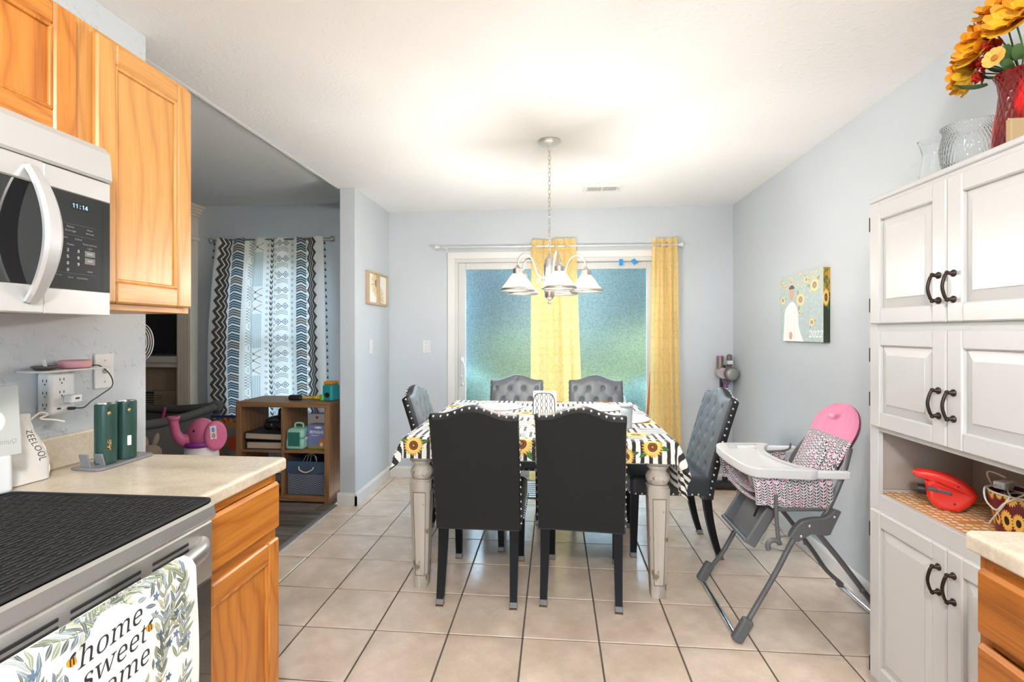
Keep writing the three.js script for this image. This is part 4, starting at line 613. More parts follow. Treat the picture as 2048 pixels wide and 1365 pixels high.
// ---------------------------------------------------------------- chandelier
{
  const X = -0.031, Z = -2.857, c = thing('chandelier', 'brushed nickel chandelier with five glowing glass shades', 'chandelier', [X, YC, Z]);
  part('canopy', lathe([[0, 0], [0.066, 0], [0.066, -0.008], [0.05, -0.02], [0.02, -0.026], [0.008, -0.034], [0, -0.036]], 36), std(lin(0.74, 0.72, 0.7), 0.3, { metalness: 0.7 }), c);
  const link = new THREE.TorusGeometry(0.0115, 0.0022, 6, 16); link.scale(0.72, 1.28, 1);
  for (let k = 0; k < 25; k++) { const o = part('chain_link', link, M.nickel, c); o.position.y = -0.046 - k * 0.0246; o.rotation.y = (k % 2) * PI / 2 + 0.4; }
  part('stem', lathe([[0, -0.655], [0.008, -0.655], [0.01, -0.668], [0.022, -0.676], [0.028, -0.69], [0.03, -0.712], [0.036, -0.722], [0.0345, -0.735], [0.0345, -0.855], [0.04, -0.868], [0.03, -0.878], [0.028, -0.9], [0.02, -0.912], [0.008, -0.92], [0.006, -0.93], [0.01, -0.937], [0.005, -0.945], [0, -0.946]], 32), M.nickel, c, 'turned nickel body');
  const shadeM = std(lin(1, 0.84, 0.66), 0.16, { transmission: 0.9, thickness: 0, side: THREE.DoubleSide, emissive: 0xffa060, emissiveIntensity: 0.4 });
  for (let k = 0; k < 5; k++) {
    const a = (15 + 72 * k) * PI / 180, ux = Math.sin(a), uz = Math.cos(a), P = (r, y) => [ux * r, y, uz * r];
    const arm = part('arm', [tube([P(0.03, -0.79), P(0.06, -0.785), P(0.085, -0.765), P(0.105, -0.71), P(0.135, -0.672), P(0.17, -0.665), P(0.2, -0.69), P(0.21, -0.735)], 0.0052, 50, 8), tube([P(0.06, -0.785), P(0.075, -0.8), P(0.085, -0.815), P(0.075, -0.828), P(0.062, -0.82), P(0.066, -0.808)], 0.0032, 30, 6)], M.nickel, c);
    const h = part('holder', lathe([[0, 0], [0.006, 0], [0.012, -0.01], [0.026, -0.022], [0.028, -0.026], [0.028, -0.05], [0.031, -0.053], [0, -0.053]], 24), M.nickel, c); h.position.set(...P(0.21, -0.73));
    const rib = lathe([[0.028, -0.05], [0.033, -0.056], [0.048, -0.078], [0.066, -0.102], [0.082, -0.122], [0.091, -0.132]], 72); { const p = rib.attributes.position; for (let i = 0; i < p.count; i++) { const x = p.getX(i), z = p.getZ(i), t = Math.atan2(z, x), f = 1 + 0.012 * Math.sign(Math.sin(t * 36)); p.setX(i, x * f); p.setZ(i, z * f); } rib.computeVertexNormals(); }
    const s = part('shade', rib, shadeM, c, 'glowing ribbed glass shade'); s.position.set(...P(0.21, -0.73));
    part('rim', lathe([[0.091, -0.131], [0.098, -0.136], [0.099, -0.142], [0.095, -0.147], [0.09, -0.142], [0.089, -0.134]], 40), M.nickel, s);
    const b = part('bulb', lathe([[0, -0.052], [0.012, -0.055], [0.014, -0.07], [0.024, -0.092], [0.025, -0.104], [0.017, -0.12], [0, -0.126]], 20), std(0xffffff, 0.4, { emissive: 0xffd9a8, emissiveIntensity: 5 }), c, 'lit warm bulb'); b.position.set(...P(0.21, -0.73));
    const p = new THREE.PointLight(0xfff9f2, 0.54, 0, 2); p.position.set(ux * 0.21, -0.83, uz * 0.21); p.castShadow = true; c.add(p);
  }
}
{ // ceiling vent
  const v = thing('ceiling_vent', 'white slotted ceiling register above the table', 'vent', [0.365, YC, -3.82], 0.0);
  part('plate', bb(-0.15, 0.15, -0.006, -0.0003, -0.075, 0.075, 0.004, 'x'), M.white, v);
  part('duct', bb(-0.118, 0.105, -0.0066, -0.0058, -0.045, 0.045, 0.0002), std(lin(0.2, 0.19, 0.18), 0.9), v);
  for (let k = 0; k < 21; k++) if (k !== 10) part('slat', mv(bev(0.006, 0.003, 0.09, 0.0008), -0.115 + k * 0.011, -0.0075, 0, 0, 0, 0.3), M.white, v);
  part('divider', bb(-0.0095, 0.0005, -0.0095, -0.006, -0.045, 0.045, 0.001), M.white, v); part('lever', bb(0.112, 0.124, -0.012, -0.006, -0.01, 0.02, 0.002), M.nickel, v);
}

// ---------------------------------------------------------------- yellow door curtains and rod
{
  const zr = ZB + 0.085, yr = 2.09;
  const r = thing('curtain_rod', 'slim white curtain rod above the sliding door', 'curtain rod', [0, yr, zr]);
  part('pole', rod([-1.03, 0.004, 0], [1.06, -0.004, 0], 0.0085, 12), std(lin(0.75, 0.75, 0.76), 0.25, { metalness: 0.5 }), r);
  for (const s of [-1, 1]) { part('finial', lathe([[0, 0], [0.01, 0], [0.012, 0.008], [0.008, 0.014], [0.018, 0.026], [0.019, 0.036], [0.01, 0.046], [0, 0.048]], 16).rotateZ(s < 0 ? PI / 2 : -PI / 2).translate(s < 0 ? -1.03 : 1.06, s < 0 ? 0.004 : -0.004, 0), M.whitePlastic, r); part('bracket', [bb(s * 0.985 - 0.008, s * 0.985 + 0.008, -0.03, 0.02, -0.085, -0.08, 0.001), rod([s * 0.985, -0.003, -0.082], [s * 0.985, -0.006, 0], 0.005)], M.whitePlastic, r); }
  const quat = paint(512, 512, (c, w) => { c.fillStyle = '#f8dc9a'; c.fillRect(0, 0, w, w); c.strokeStyle = '#f3cf82'; c.lineWidth = 13; const q = (x, y) => { c.beginPath(); for (const [dx, dy] of [[0, -1], [1, 0], [0, 1], [-1, 0]]) { c.moveTo(x + dx * 92 + 92, y + dy * 92); c.arc(x + dx * 92, y + dy * 92, 92, Math.atan2(dy, dx) - PI * 0.62, Math.atan2(dy, dx) + PI * 0.62); } c.stroke(); }; q(256, 256); for (const x of [0, 512]) for (const y of [0, 512]) q(x, y); });
  const cm = std(lin(1, 0.99, 0.95), 0.92, { map: quat, side: THREE.DoubleSide, transmission: 0.5, thickness: 0 });
  const panel = (label, f, xt0, xt1, xb0, xb1, y0, n, dep) => {
    const t = thing('yellow_curtain', label, 'curtain', [0, 0, 0], 0, 'yellow door curtains');
    const g = grid(120, 40, (u, v) => { const k = 1 - v, sp = Math.pow(k, 0.8), x = (xt0 + (xt1 - xt0) * u) * (1 - sp) + (xb0 + (xb1 - xb0) * u) * sp, d = dep * (0.55 + 0.5 * k); return [x + 0.004 * Math.sin(u * 40 + v * 5), y0 + (yr + 0.05 + 0.006 * Math.sin(u * n * PI) + f * u - y0) * v, zr + d * Math.sin(u * n * PI * 2 + 0.6 * Math.sin(v * 3)) * (1 - 0.2 * Math.sin(u * 9)) + 0.006 * Math.sin(v * 9 + u * 6)]; });
    const uv = g.attributes.uv; for (let i = 0; i < uv.count; i++) uv.setXY(i, uv.getX(i) * 2, uv.getY(i) * 7);
    part('cloth', g, cm, t); const gr = []; 
    for (let k = 0; k < 4; k++) { const u = (k + 0.1) / 4, x = xt0 + (xt1 - xt0) * u; const q = new THREE.TorusGeometry(0.021, 0.0035, 6, 18); q.rotateY(PI / 2 - 0.5); q.translate(x + 0.01, yr, zr); gr.push(q); }
    part('grommet', gr, M.nickel, t, 'nickel grommets'); return t;
  };
  panel('yellow lattice curtain hanging behind the chandelier between the door panes', 0.018, -0.20, 0.175, -0.225, 0.265, 0.03, 4, 0.026);
  panel('yellow lattice curtain hanging at the right jamb of the sliding door', 0.008, 0.845, 1.045, 0.80, 1.085, 0.03, 3, 0.03);
}
// wooden security stick behind the right curtain
solid('security_bar', mv(bev(0.02, 1.0, 0.02, 0.002), 0.80, 0.545, ZB + 0.04, 0, 0, -0.09), M.oakDark, 'slim wooden stick leaning behind the right door curtain', 'stick');
{ // striped door mat
  const tx = paint(256, 256, (c, w) => { c.fillStyle = '#e9e7e2'; c.fillRect(0, 0, w, w); c.fillStyle = '#3c3d42'; for (let k = 0; k < 8; k++) c.fillRect(0, k * 32, w, 14); }, [1, 1]);
  const g = bev(0.9, 0.007, 0.42, 0.002); { const p = g.attributes.position, uv = g.attributes.uv; for (let i = 0; i < p.count; i++) uv.setXY(i, p.getX(i) / 0.9 + 0.5, p.getZ(i) / 0.42 + 0.5); }
  solid('door_mat', g.translate(0, 0.0042, -4.13), std(0xffffff, 0.95, { map: tx }), 'black and white striped mat before the sliding door', 'mat');
}

// ---------------------------------------------------------------- wall art
{
  const tex = paint(512, 512, (c, w, h) => { // sunflower field with a plain standing figure in a white robe
    c.fillStyle = '#8fa7a8'; c.fillRect(0, 0, w, h); for (let k = 0; k < 900; k++) { c.fillStyle = ['#7f9c9b', '#9db3ad', '#a9b9a4', '#86a39f', '#b5c2b8'][k % 5]; c.beginPath(); c.ellipse(rr(0, w), rr(90, h), rr(4, 16), rr(2, 6), rr(0, 3), 0, 7); c.fill(); }
    for (let k = 0; k < 260; k++) { c.fillStyle = ['#d8b98a', '#cfae78', '#bfa887', '#9fae96'][k % 4]; c.beginPath(); c.arc(rr(0, w), rr(0, 110), rr(3, 10), 0, 7); c.fill(); }
    for (const [x, y, r] of [[36, 190, 42], [262, 200, 66], [420, 110, 64], [70, 90, 26], [330, 60, 34], [18, 60, 24], [390, 372, 40], [250, 300, 26], [150, 60, 24]]) drawSunflower(c, x, y, r * 0.8, rr(0, 6));
    c.fillStyle = 'rgba(206,214,214,0.5)'; c.fillRect(0, 0, w, h);
    c.fillStyle = '#efefeb'; c.beginPath(); c.moveTo(150, 210); c.quadraticCurveTo(70, 240, 60, 300); c.lineTo(40, 512); c.lineTo(300, 512); c.quadraticCurveTo(240, 430, 235, 360); c.quadraticCurveTo(235, 240, 170, 212); c.fill();
    c.strokeStyle = '#d4d6d2'; c.lineWidth = 4; for (const x of [110, 150, 190]) { c.beginPath(); c.moveTo(x, 300); c.quadraticCurveTo(x - 8, 400, x - 4, 505); c.stroke(); }
    c.fillStyle = '#c9a58d'; c.beginPath(); c.ellipse(152, 150, 32, 48, 0, 0, 7); c.fill(); c.fillStyle = '#5d5550'; c.beginPath(); c.ellipse(152, 112, 36, 30, 0, PI, 0); c.fill(); c.fillStyle = '#c9a58d'; c.beginPath(); c.ellipse(140, 470, 22, 30, 0, 0, 7); c.fill();
    c.fillStyle = '#f4f6f4'; c.font = 'italic 66px serif'; c.fillText('2022', 355, 478);
  });
  const side = paint(128, 512, (c, w, h) => { c.fillStyle = '#2c3a2a'; c.fillRect(0, 0, w, h); c.fillStyle = '#b58a2a'; c.fillRect(0, 0, w, 150); for (let k = 0; k < 80; k++) { c.fillStyle = ['#caa23a', '#8f7a2c', '#5d6a34'][k % 3]; c.beginPath(); c.arc(rr(0, w), rr(0, 170), rr(6, 16), 0, 7); c.fill(); } drawSunflower(c, 50, 205, 62, 1); });
  const a = thing('canvas_print', 'square canvas print of a white robed figure among sunflowers', 'picture', [XR - 0.0005, 1.487, -3.175], -PI / 2);
  const w = 0.53, h = 0.425, th = 0.036, face = flatQuad(w, h, 0, 0, th); part('print', face, std(0xffffff, 0.5, { map: tex }), a, 'pale printed canvas face');
  const sg = []; for (const s of [-1, 1]) { const q = flatQuad(th, h); q.rotateY(s * PI / 2); q.translate(s * w / 2, 0, th / 2); sg.push(q); } for (const s of [-1, 1]) { const q = flatQuad(w, th); q.rotateX(-s * PI / 2); q.translate(0, s * h / 2, th / 2); sg.push(q); }
  part('wrapped_edge', sg, std(0xffffff, 0.6, { map: side }), a, 'sunflower print wrapped round the canvas edge'); part('back_board', bb(-w / 2 + 0.002, w / 2 - 0.002, -h / 2 + 0.002, h / 2 - 0.002, 0, th - 0.002, 0.001), M.trim, a);
  const fr = (label, z, w, fx, fy) => {
    const f = thing('framed_print', label, 'picture', [XL + 0.0005, 1.7, z], PI / 2, 'framed sunflower prints');
    const t = 0.018, d = 0.03, h = 0.275, m = M.oakPale; part('frame', [bb(-w / 2, -w / 2 + t, -h / 2, h / 2, 0, d, 0.002), bb(w / 2 - t, w / 2, -h / 2, h / 2, 0, d, 0.002), bb(-w / 2 + t, w / 2 - t, -h / 2, -h / 2 + t, 0, d, 0.002, 'x'), bb(-w / 2 + t, w / 2 - t, h / 2 - t, h / 2, 0, d, 0.002, 'x')], std(lin(0.48, 0.355, 0.235), 0.6), f);
    const tx = paint(256, 320, (c, W, H) => { c.fillStyle = '#eceae2'; c.fillRect(0, 0, W, H); c.globalAlpha = 0.75; for (let k = 0; k < 34; k++) { const an = k / 34 * 2 * PI; c.save(); c.translate(fx * W, fy * H); c.rotate(an); c.fillStyle = ['#d8b982', '#c99f6e', '#e3cda0'][k % 3]; c.beginPath(); c.ellipse(88, 0, 70, 10, 0, 0, 7); c.fill(); c.restore(); } c.fillStyle = '#6b6058'; c.beginPath(); c.arc(fx * W, fy * H, 40, 0, 7); c.fill(); c.fillStyle = '#8c7f74'; c.beginPath(); c.arc(fx * W, fy * H, 22, 0, 7); c.fill(); });
    part('artwork', mv(flatQuad(w - 2 * t + 0.002, h - 2 * t + 0.002), 0, 0, 0.014), std(0xffffff, 0.6, { map: tx }), f, 'faded sunflower print'); return f;
  };
  fr('oak framed sunflower print with the flower at its right', -3.965, 0.225, 0.95, 0.3); fr('oak framed sunflower print nearer the back wall with the flower at lower left', -4.2, 0.225, 0.1, 0.82);
}
{ // stick vacuum on its wall dock in the corner
  const v = thing('stick_vacuum', 'grey and purple cordless vacuum hanging in the corner', 'vacuum', [1.447, 0, -4.335]);
  const grey = std(lin(0.12, 0.11, 0.1), 0.4), mid = std(lin(0.3, 0.29, 0.28), 0.4, { metalness: 0.4 }), pur = std(lin(0.5, 0.08, 0.42), 0.4);
  part('bin', mv(cyl(0.046, 0.046, 0.1, 0, -0.05, 0, 24), -0.028, 0.985, 0.0, PI / 2, 0, 0.2), std(lin(0.42, 0.35, 0.36), 0.25), v, 'clear dust bin');
  part('motor', [mv(lathe([[0, 0], [0.055, 0], [0.06, 0.012], [0.058, 0.06], [0.05, 0.07], [0, 0.07]], 28), 0.032, 0.98, 0.02, PI / 2, 0, 0)], grey, v);
  part('filter', mv(lathe([[0, 0], [0.046, 0], [0.05, 0.01], [0.03, 0.016], [0, 0.018]], 28), 0.03, 0.98, 0.09, PI / 2, 0, 0), mid, v);
  part('handle', [rb(0.042, 0.11, 0.045, 0.018, 0.038, 1.09, 0.0)], grey, v); part('screen_label', rb(0.044, 0.032, 0.047, 0.004, 0.038, 1.075, 0.001), M.whitePlastic, v, 'white label band');
  part('cyclone', [cyl(0.028, 0.028, 0.1, -0.04, 1.02, 0.0, 20)], std(lin(0.24, 0.2, 0.16), 0.3, { metalness: 0.6 }), v); part('cyclone_cap', cyl(0.03, 0.026, 0.012, -0.04, 1.12, 0, 20), pur, v);
  part('wand', [rod([0, 0.93, 0.01], [0.0, 0.1, 0.0], 0.017, 16)], std(lin(0.35, 0.1, 0.4), 0.3, { metalness: 0.7 }), v, 'purple metal wand');
  part('trigger_neck', [rod([-0.03, 0.94, 0.03], [0.0, 0.88, 0.01], 0.012), rod([0.035, 0.93, 0.03], [0.0, 0.88, 0.01], 0.014)], grey, v);
  part('dock', bb(-0.02, 0.02, 0.75, 1.05, -0.08, -0.035, 0.006), M.black, v); part('floor_head', [mv(cyl(0.034, 0.034, 0.2, 0, -0.1, 0, 20), 0.0, 0.036, 0.04, 0, 0, PI / 2), rb(0.19, 0.05, 0.09, 0.015, 0, 0.03, -0.01), rod([0, 0.06, 0], [0, 0.11, 0], 0.022)], M.black, v, 'black floor head');
}
solid('floor_cord', tube([[1.20, 0.004, -3.62], [1.215, 0.004, -3.70], [1.33, 0.004, -3.77], [1.36, 0.004, -3.6], [1.40, 0.004, -3.42], [1.34, 0.004, -3.3], [1.30, 0.004, -3.22], [1.38, 0.004, -3.12], [1.45, 0.004, -3.2], [1.5, 0.004, -3.5]], 0.0028, 120, 6), std(lin(0.62, 0.62, 0.6), 0.5), 'thin white cord lying on the tiles behind the high chair', 'cord');

// ---------------------------------------------------------------- high chair, facing the table (towards -x)
const quillTex = paint(512, 512, (c, w) => { // dark quill pattern with a few pink blades
  c.fillStyle = '#d9d4d8'; c.fillRect(0, 0, w, w);
  for (let i = 0; i < 8; i++) { const x = (i + 0.5) * 64; for (let j = -1; j < 17; j++) for (const s of [-1, 1]) { const y = j * 32 + (i % 2) * 16, h = hash(i * 3 + s, (j + 16) % 16); c.fillStyle = h > 0.93 ? '#c2487e' : h > 0.84 ? '#e3a3b4' : h > 0.6 ? '#6d666b' : '#4c474c'; c.beginPath(); c.moveTo(x + s * 3, y + 4); c.quadraticCurveTo(x + s * 18, y + 4, x + s * 29, y - 18); c.quadraticCurveTo(x + s * 30, y + 4, x + s * 22, y + 12); c.quadraticCurveTo(x + s * 12, y + 22, x + s * 3, y + 26); c.fill(); } c.fillStyle = '#3d393d'; c.fillRect(x - 34, 0, 3, w); }
});
const quill = (k) => { const t = quillTex.clone(); t.repeat.set(k, k); t.needsUpdate = true; return std(0xffffff, 0.85, { map: t, side: THREE.DoubleSide }); };
{
  const c = thing('high_chair', 'grey folding high chair with pink topped patterned seat', 'high chair', [1.1, 0, -2.44]);
  const zN = 0.235, p = (x, y, z) => [x - 1.1, y, z];
  for (const s of [1, -1]) {
    const z = s * zN;
    part('front_leg', tube([p(1.07, 0.5, z), p(1.02, 0.44, z), p(0.95, 0.3, z), p(0.88, 0.17, z), p(0.795, 0.04, z * 1.08)], 0.0115, 40, 10), M.greyTube, c);
    part('rear_leg', tube([p(1.12, 0.475, z * 0.94), p(1.22, 0.35, z * 0.94), p(1.33, 0.2, z * 0.97), p(1.4, 0.1, z), p(1.485, 0.022, z * 1.06)], 0.0115, 40, 10), M.greyTube, c);
    part('back_tube', tube([p(1.12, 0.475, z * 0.92), p(1.17, 0.56, z * 0.9), p(1.235, 0.71, z * 0.88), p(1.29, 0.82, z * 0.7)], 0.012, 30, 10), M.greyTube, c);
    const hp = new THREE.Shape(); hp.moveTo(-0.11, -0.035); hp.quadraticCurveTo(-0.1, 0.0, -0.06, 0.035); hp.quadraticCurveTo(-0.02, 0.05, 0.02, 0.05); hp.quadraticCurveTo(0.05, 0.055, 0.07, 0.09); hp.lineTo(0.1, 0.08); hp.lineTo(0.055, -0.02); hp.quadraticCurveTo(0.03, -0.03, -0.02, -0.02); hp.lineTo(-0.075, -0.055); hp.lineTo(-0.11, -0.035);
    const h = part('hinge', mv(extrude(hp, 0.03, 0.006, 2), 0.01, 0.49, z - 0.015), M.greyPlastic, c); part('rivet', [ball(0.008, -0.02, 0.507, z + s * 0.014, 10), ball(0.008, -0.055, 0.462, z + s * 0.014, 10), ball(0.008, 0.08, 0.548, z + s * 0.014, 10)], M.chrome, h);
    part('front_post', tube([p(0.955, 0.63, z * 0.93), p(0.958, 0.52, z * 0.93), p(0.965, 0.42, z * 0.95)], 0.009, 16, 8), M.greyTube, c);
    part('link', rod(p(0.965, 0.445, z * 0.95), p(1.03, 0.462, z), 0.004), M.greyTube, c);
    part('hook', mv(new THREE.TorusGeometry(0.026, 0.011, 8, 20, PI * 1.1), p(0.945, 0.415, 0)[0], 0.405, z * 0.95, 0, 0, 0.3), M.greyPlastic, c);
    part('seat_rail', rod(p(0.95, 0.56, z * 0.9), p(1.17, 0.568, z * 0.9), 0.009), M.greyTube, c);
    // side wings of the seat
    const wing = grid(16, 8, (u, v) => [-0.245 + u * 0.335 + 0.02 * (1 - v) * (1 - u), 0.565 + v * (0.155 - 0.015 * Math.sin(u * PI)) + 0.012 * (1 - v) * Math.cos(u * 3), z * 0.9 + s * 0.012 * Math.sin(v * PI) + 0.002 * Math.sin(u * 22)]);
    part('side_wing', uvs(wing, 1.5, 0.72), quill(1), c, 'patterned fabric side of the seat');
    part('wing_piping', tube([[-0.245, 0.72, z * 0.9], [-0.08, 0.712, z * 0.9], [0.09, 0.722, z * 0.9], [0.11, 0.76, z * 0.86]], 0.005, 30, 6), M.greyPlastic, c);
    part('corner_foot', [mv(rb(0.05, 0.11, 0.034, 0.012), p(0.8, 0, 0)[0], 0.055, z * 1.1, 0, 0, -0.52)], M.greyPlastic, c, 'grey plastic corner foot');
    part('tray_arm', mv(rb(0.3, 0.034, 0.03, 0.008), 0.0, 0.722, z * 0.99, 0, 0, 0.0), M.whitePlastic, c);
    part('rear_cap', [rb(0.03, 0.02, 0.03, 0.006, 0.375, 0.02, z * 1.06), rb(0.02, 0.02, 0.02, 0.005, 0.2, 0.235, z * 0.97 + s * 0.01)], M.greyPlastic, c);
  }
  part('front_bar', rod(p(0.782, 0.0135, 0.25), p(0.782, 0.0135, -0.25), 0.0125, 14), M.chrome, c, 'chrome front floor bar');
  part('rear_bar', rod(p(1.485, 0.0135, 0.25), p(1.485, 0.0135, -0.25), 0.0125, 14), M.chrome, c, 'chrome rear floor bar');
  part('seat_base', grid(12, 10, (u, v) => [-0.215 + u * 0.30, 0.57 + 0.02 * Math.pow(v * 2 - 1, 2), (v * 2 - 1) * 0.212]), quill(1.5), c, 'patterned seat base');
  part('seat_cushion', grid(14, 12, (u, v) => { const t = v * 2 - 1; return [-0.215 + u * 0.31, 0.6 + 0.035 * Math.pow(Math.abs(t), 3) - 0.01 * Math.sin(u * PI) + 0.14 * smooth(0.86, 1, u) * 0.3, t * 0.205]; }), quill(1.7), c);
  // padded backrest: rounded tombstone, leaning back
  const bw = (v) => 0.178 * (v < 0.66 ? 0.92 + 0.1 * v : Math.sqrt(Math.max(0, 1 - Math.pow((v - 0.66) / 0.34, 2))) * 0.986), BL = 0.43, base = [0.085, 0.605], dir = [0.46, 0.888];
  const back = (v0, v1, off, puff, nv) => grid(28, nv, (u, v) => { const q = v0 + (v1 - v0) * Math.sin(v * PI / 2), t = u * 2 - 1, w = bw(q), tp = q > 0.66 ? Math.sqrt(Math.max(0, 1 - Math.pow((q - 0.66) / 0.34, 2))) : 1, h = off + tp * puff * Math.sqrt(Math.max(0, 1 - t * t * 0.98)) + tp * (q > 0.6 ? 0.009 * Math.sin(t * 14 + 2) * smooth(0.55, 1, q) * Math.sign(puff || 1) : 0); return [base[0] + dir[0] * BL * q - dir[1] * h, base[1] + dir[1] * BL * q + dir[0] * h, t * w]; });
  part('backrest', [back(0, 0.62, 0.012, 0.03, 20), back(0, 0.62, 0.012, -0.026, 20)].map(g => uvs(g, 1.6, 1.2)), quill(1), c, 'patterned lower backrest');
  part('head_cover', [back(0.615, 0.999, 0.013, 0.032, 20), back(0.3, 0.999, 0.011, -0.032, 20)], std(lin(0.70, 0.25, 0.40), 0.75, { side: THREE.DoubleSide }), c, 'pink gathered fabric head cover');
  const pill = grid(16, 18, (u, v) => { const a = u * 2 * PI, r = v, q = 0.33 + 0.25 * r * Math.cos(a), t = 0.56 * r * Math.sin(a), w = bw(q), h = 0.05 + 0.016 * Math.sqrt(Math.max(0, 1 - r * r)) - 0.01 * r; return [base[0] + dir[0] * BL * q - dir[1] * h, base[1] + dir[1] * BL * q + dir[0] * h, t * w]; });
  { const tt = quillTex.clone(); tt.repeat.set(1, 1); tt.needsUpdate = true; { const p = pill.attributes.position, uv = pill.attributes.uv; for (let i = 0; i < p.count; i++) uv.setXY(i, p.getZ(i) * 5, p.getY(i) * 5); } part('head_pillow', pill, std(0xffffff, 0.85, { map: tt, side: THREE.DoubleSide, color: 0xffffff }), c, 'oval patterned pillow pad'); }
  const logo = paint(128, 64, (x, w, h) => { x.fillStyle = '#d989aa'; x.fillRect(0, 0, w, h); x.fillStyle = '#f3dfe6'; x.font = '44px sans-serif'; x.fillText('COS', 14, 48); }); // faint white mark on the pink cover
  { const q = 0.82, h = 0.052, g = flatQuad(0.055, 0.027); g.rotateY(-PI / 2); g.rotateZ(-0.478); g.translate(base[0] + dir[0] * BL * q - dir[1] * h, base[1] + dir[1] * BL * q + dir[0] * h, 0.0); part('brand_mark', g, std(0xffffff, 0.8, { map: logo }), c, 'small white mark on the pink cover'); }
  // tray
  const ts = new THREE.Shape(); ts.moveTo(-0.02, -0.265); ts.lineTo(-0.22, -0.25); ts.quadraticCurveTo(-0.255, -0.24, -0.268, -0.18); ts.quadraticCurveTo(-0.29, 0, -0.268, 0.18); ts.quadraticCurveTo(-0.255, 0.24, -0.22, 0.25); ts.lineTo(-0.02, 0.265); ts.quadraticCurveTo(0.02, 0.262, 0.015, 0.235); ts.quadraticCurveTo(-0.07, 0.15, -0.07, 0); ts.quadraticCurveTo(-0.07, -0.15, 0.015, -0.235); ts.quadraticCurveTo(0.02, -0.262, -0.02, -0.265);
  const lipS = ts.clone(), hole = new THREE.Path(); hole.moveTo(-0.04, -0.238); hole.lineTo(-0.21, -0.225); hole.quadraticCurveTo(-0.262, 0, -0.21, 0.225); hole.lineTo(-0.04, 0.238); hole.quadraticCurveTo(-0.095, 0.15, -0.095, 0); hole.quadraticCurveTo(-0.095, -0.15, -0.04, -0.238); lipS.holes.push(hole);
  const lay = (g, y) => { g.rotateX(PI / 2); g.rotateZ(0.0); g.translate(0.0, y, 0); return g; };
  const tr = part('tray', [lay(extrude(ts, 0.02, 0.006, 2), 0.725), lay(extrude(lipS, 0.034, 0.005, 2), 0.747)], std(lin(0.6, 0.6, 0.6), 0.3), c, 'white plastic feeding tray'); tr.position.x = 0.0;
  part('cup_ring', mv(new THREE.TorusGeometry(0.035, 0.002, 6, 28), -0.165, 0.727, 0.17, PI / 2), M.whitePlastic, tr);
  part('crotch_post', tube([[-0.17, 0.71, 0.02], [-0.175, 0.66, 0.02], [-0.16, 0.61, 0.02], [-0.12, 0.585, 0.02]], 0.013, 20, 8), M.whitePlastic, c, 'white crotch post');
  // calf rest with raised lip
  const cm4 = new THREE.Matrix4().makeBasis(V(0, 0, 1), V(0.51, 0.86, 0), V(-0.86, 0.51, 0)).setPosition(-0.161, 0.4475, 0); // x across, y up the rest, z out of its face
  const cr = part('calf_rest', [bev(0.3, 0.18, 0.012, 0.004), ...[-1, 1].map(s => rb(0.016, 0.185, 0.05, 0.007, s * 0.147, 0, 0.02)), rb(0.31, 0.018, 0.06, 0.008, 0, -0.088, 0.024), rb(0.31, 0.016, 0.03, 0.007, 0, 0.088, 0.008)].map(g => g.applyMatrix4(cm4)), std(lin(0.12, 0.122, 0.128), 0.35), c, 'grey moulded calf rest');
  part('strap', [tube([[-0.09, 0.6, 0.03], [-0.13, 0.57, 0.05], [-0.155, 0.52, 0.06], [-0.17, 0.47, 0.05]], 0.005, 24, 6), rb(0.02, 0.028, 0.04, 0.005, -0.14, 0.55, 0.055)], M.black, c, 'black harness strap and buckle');
}

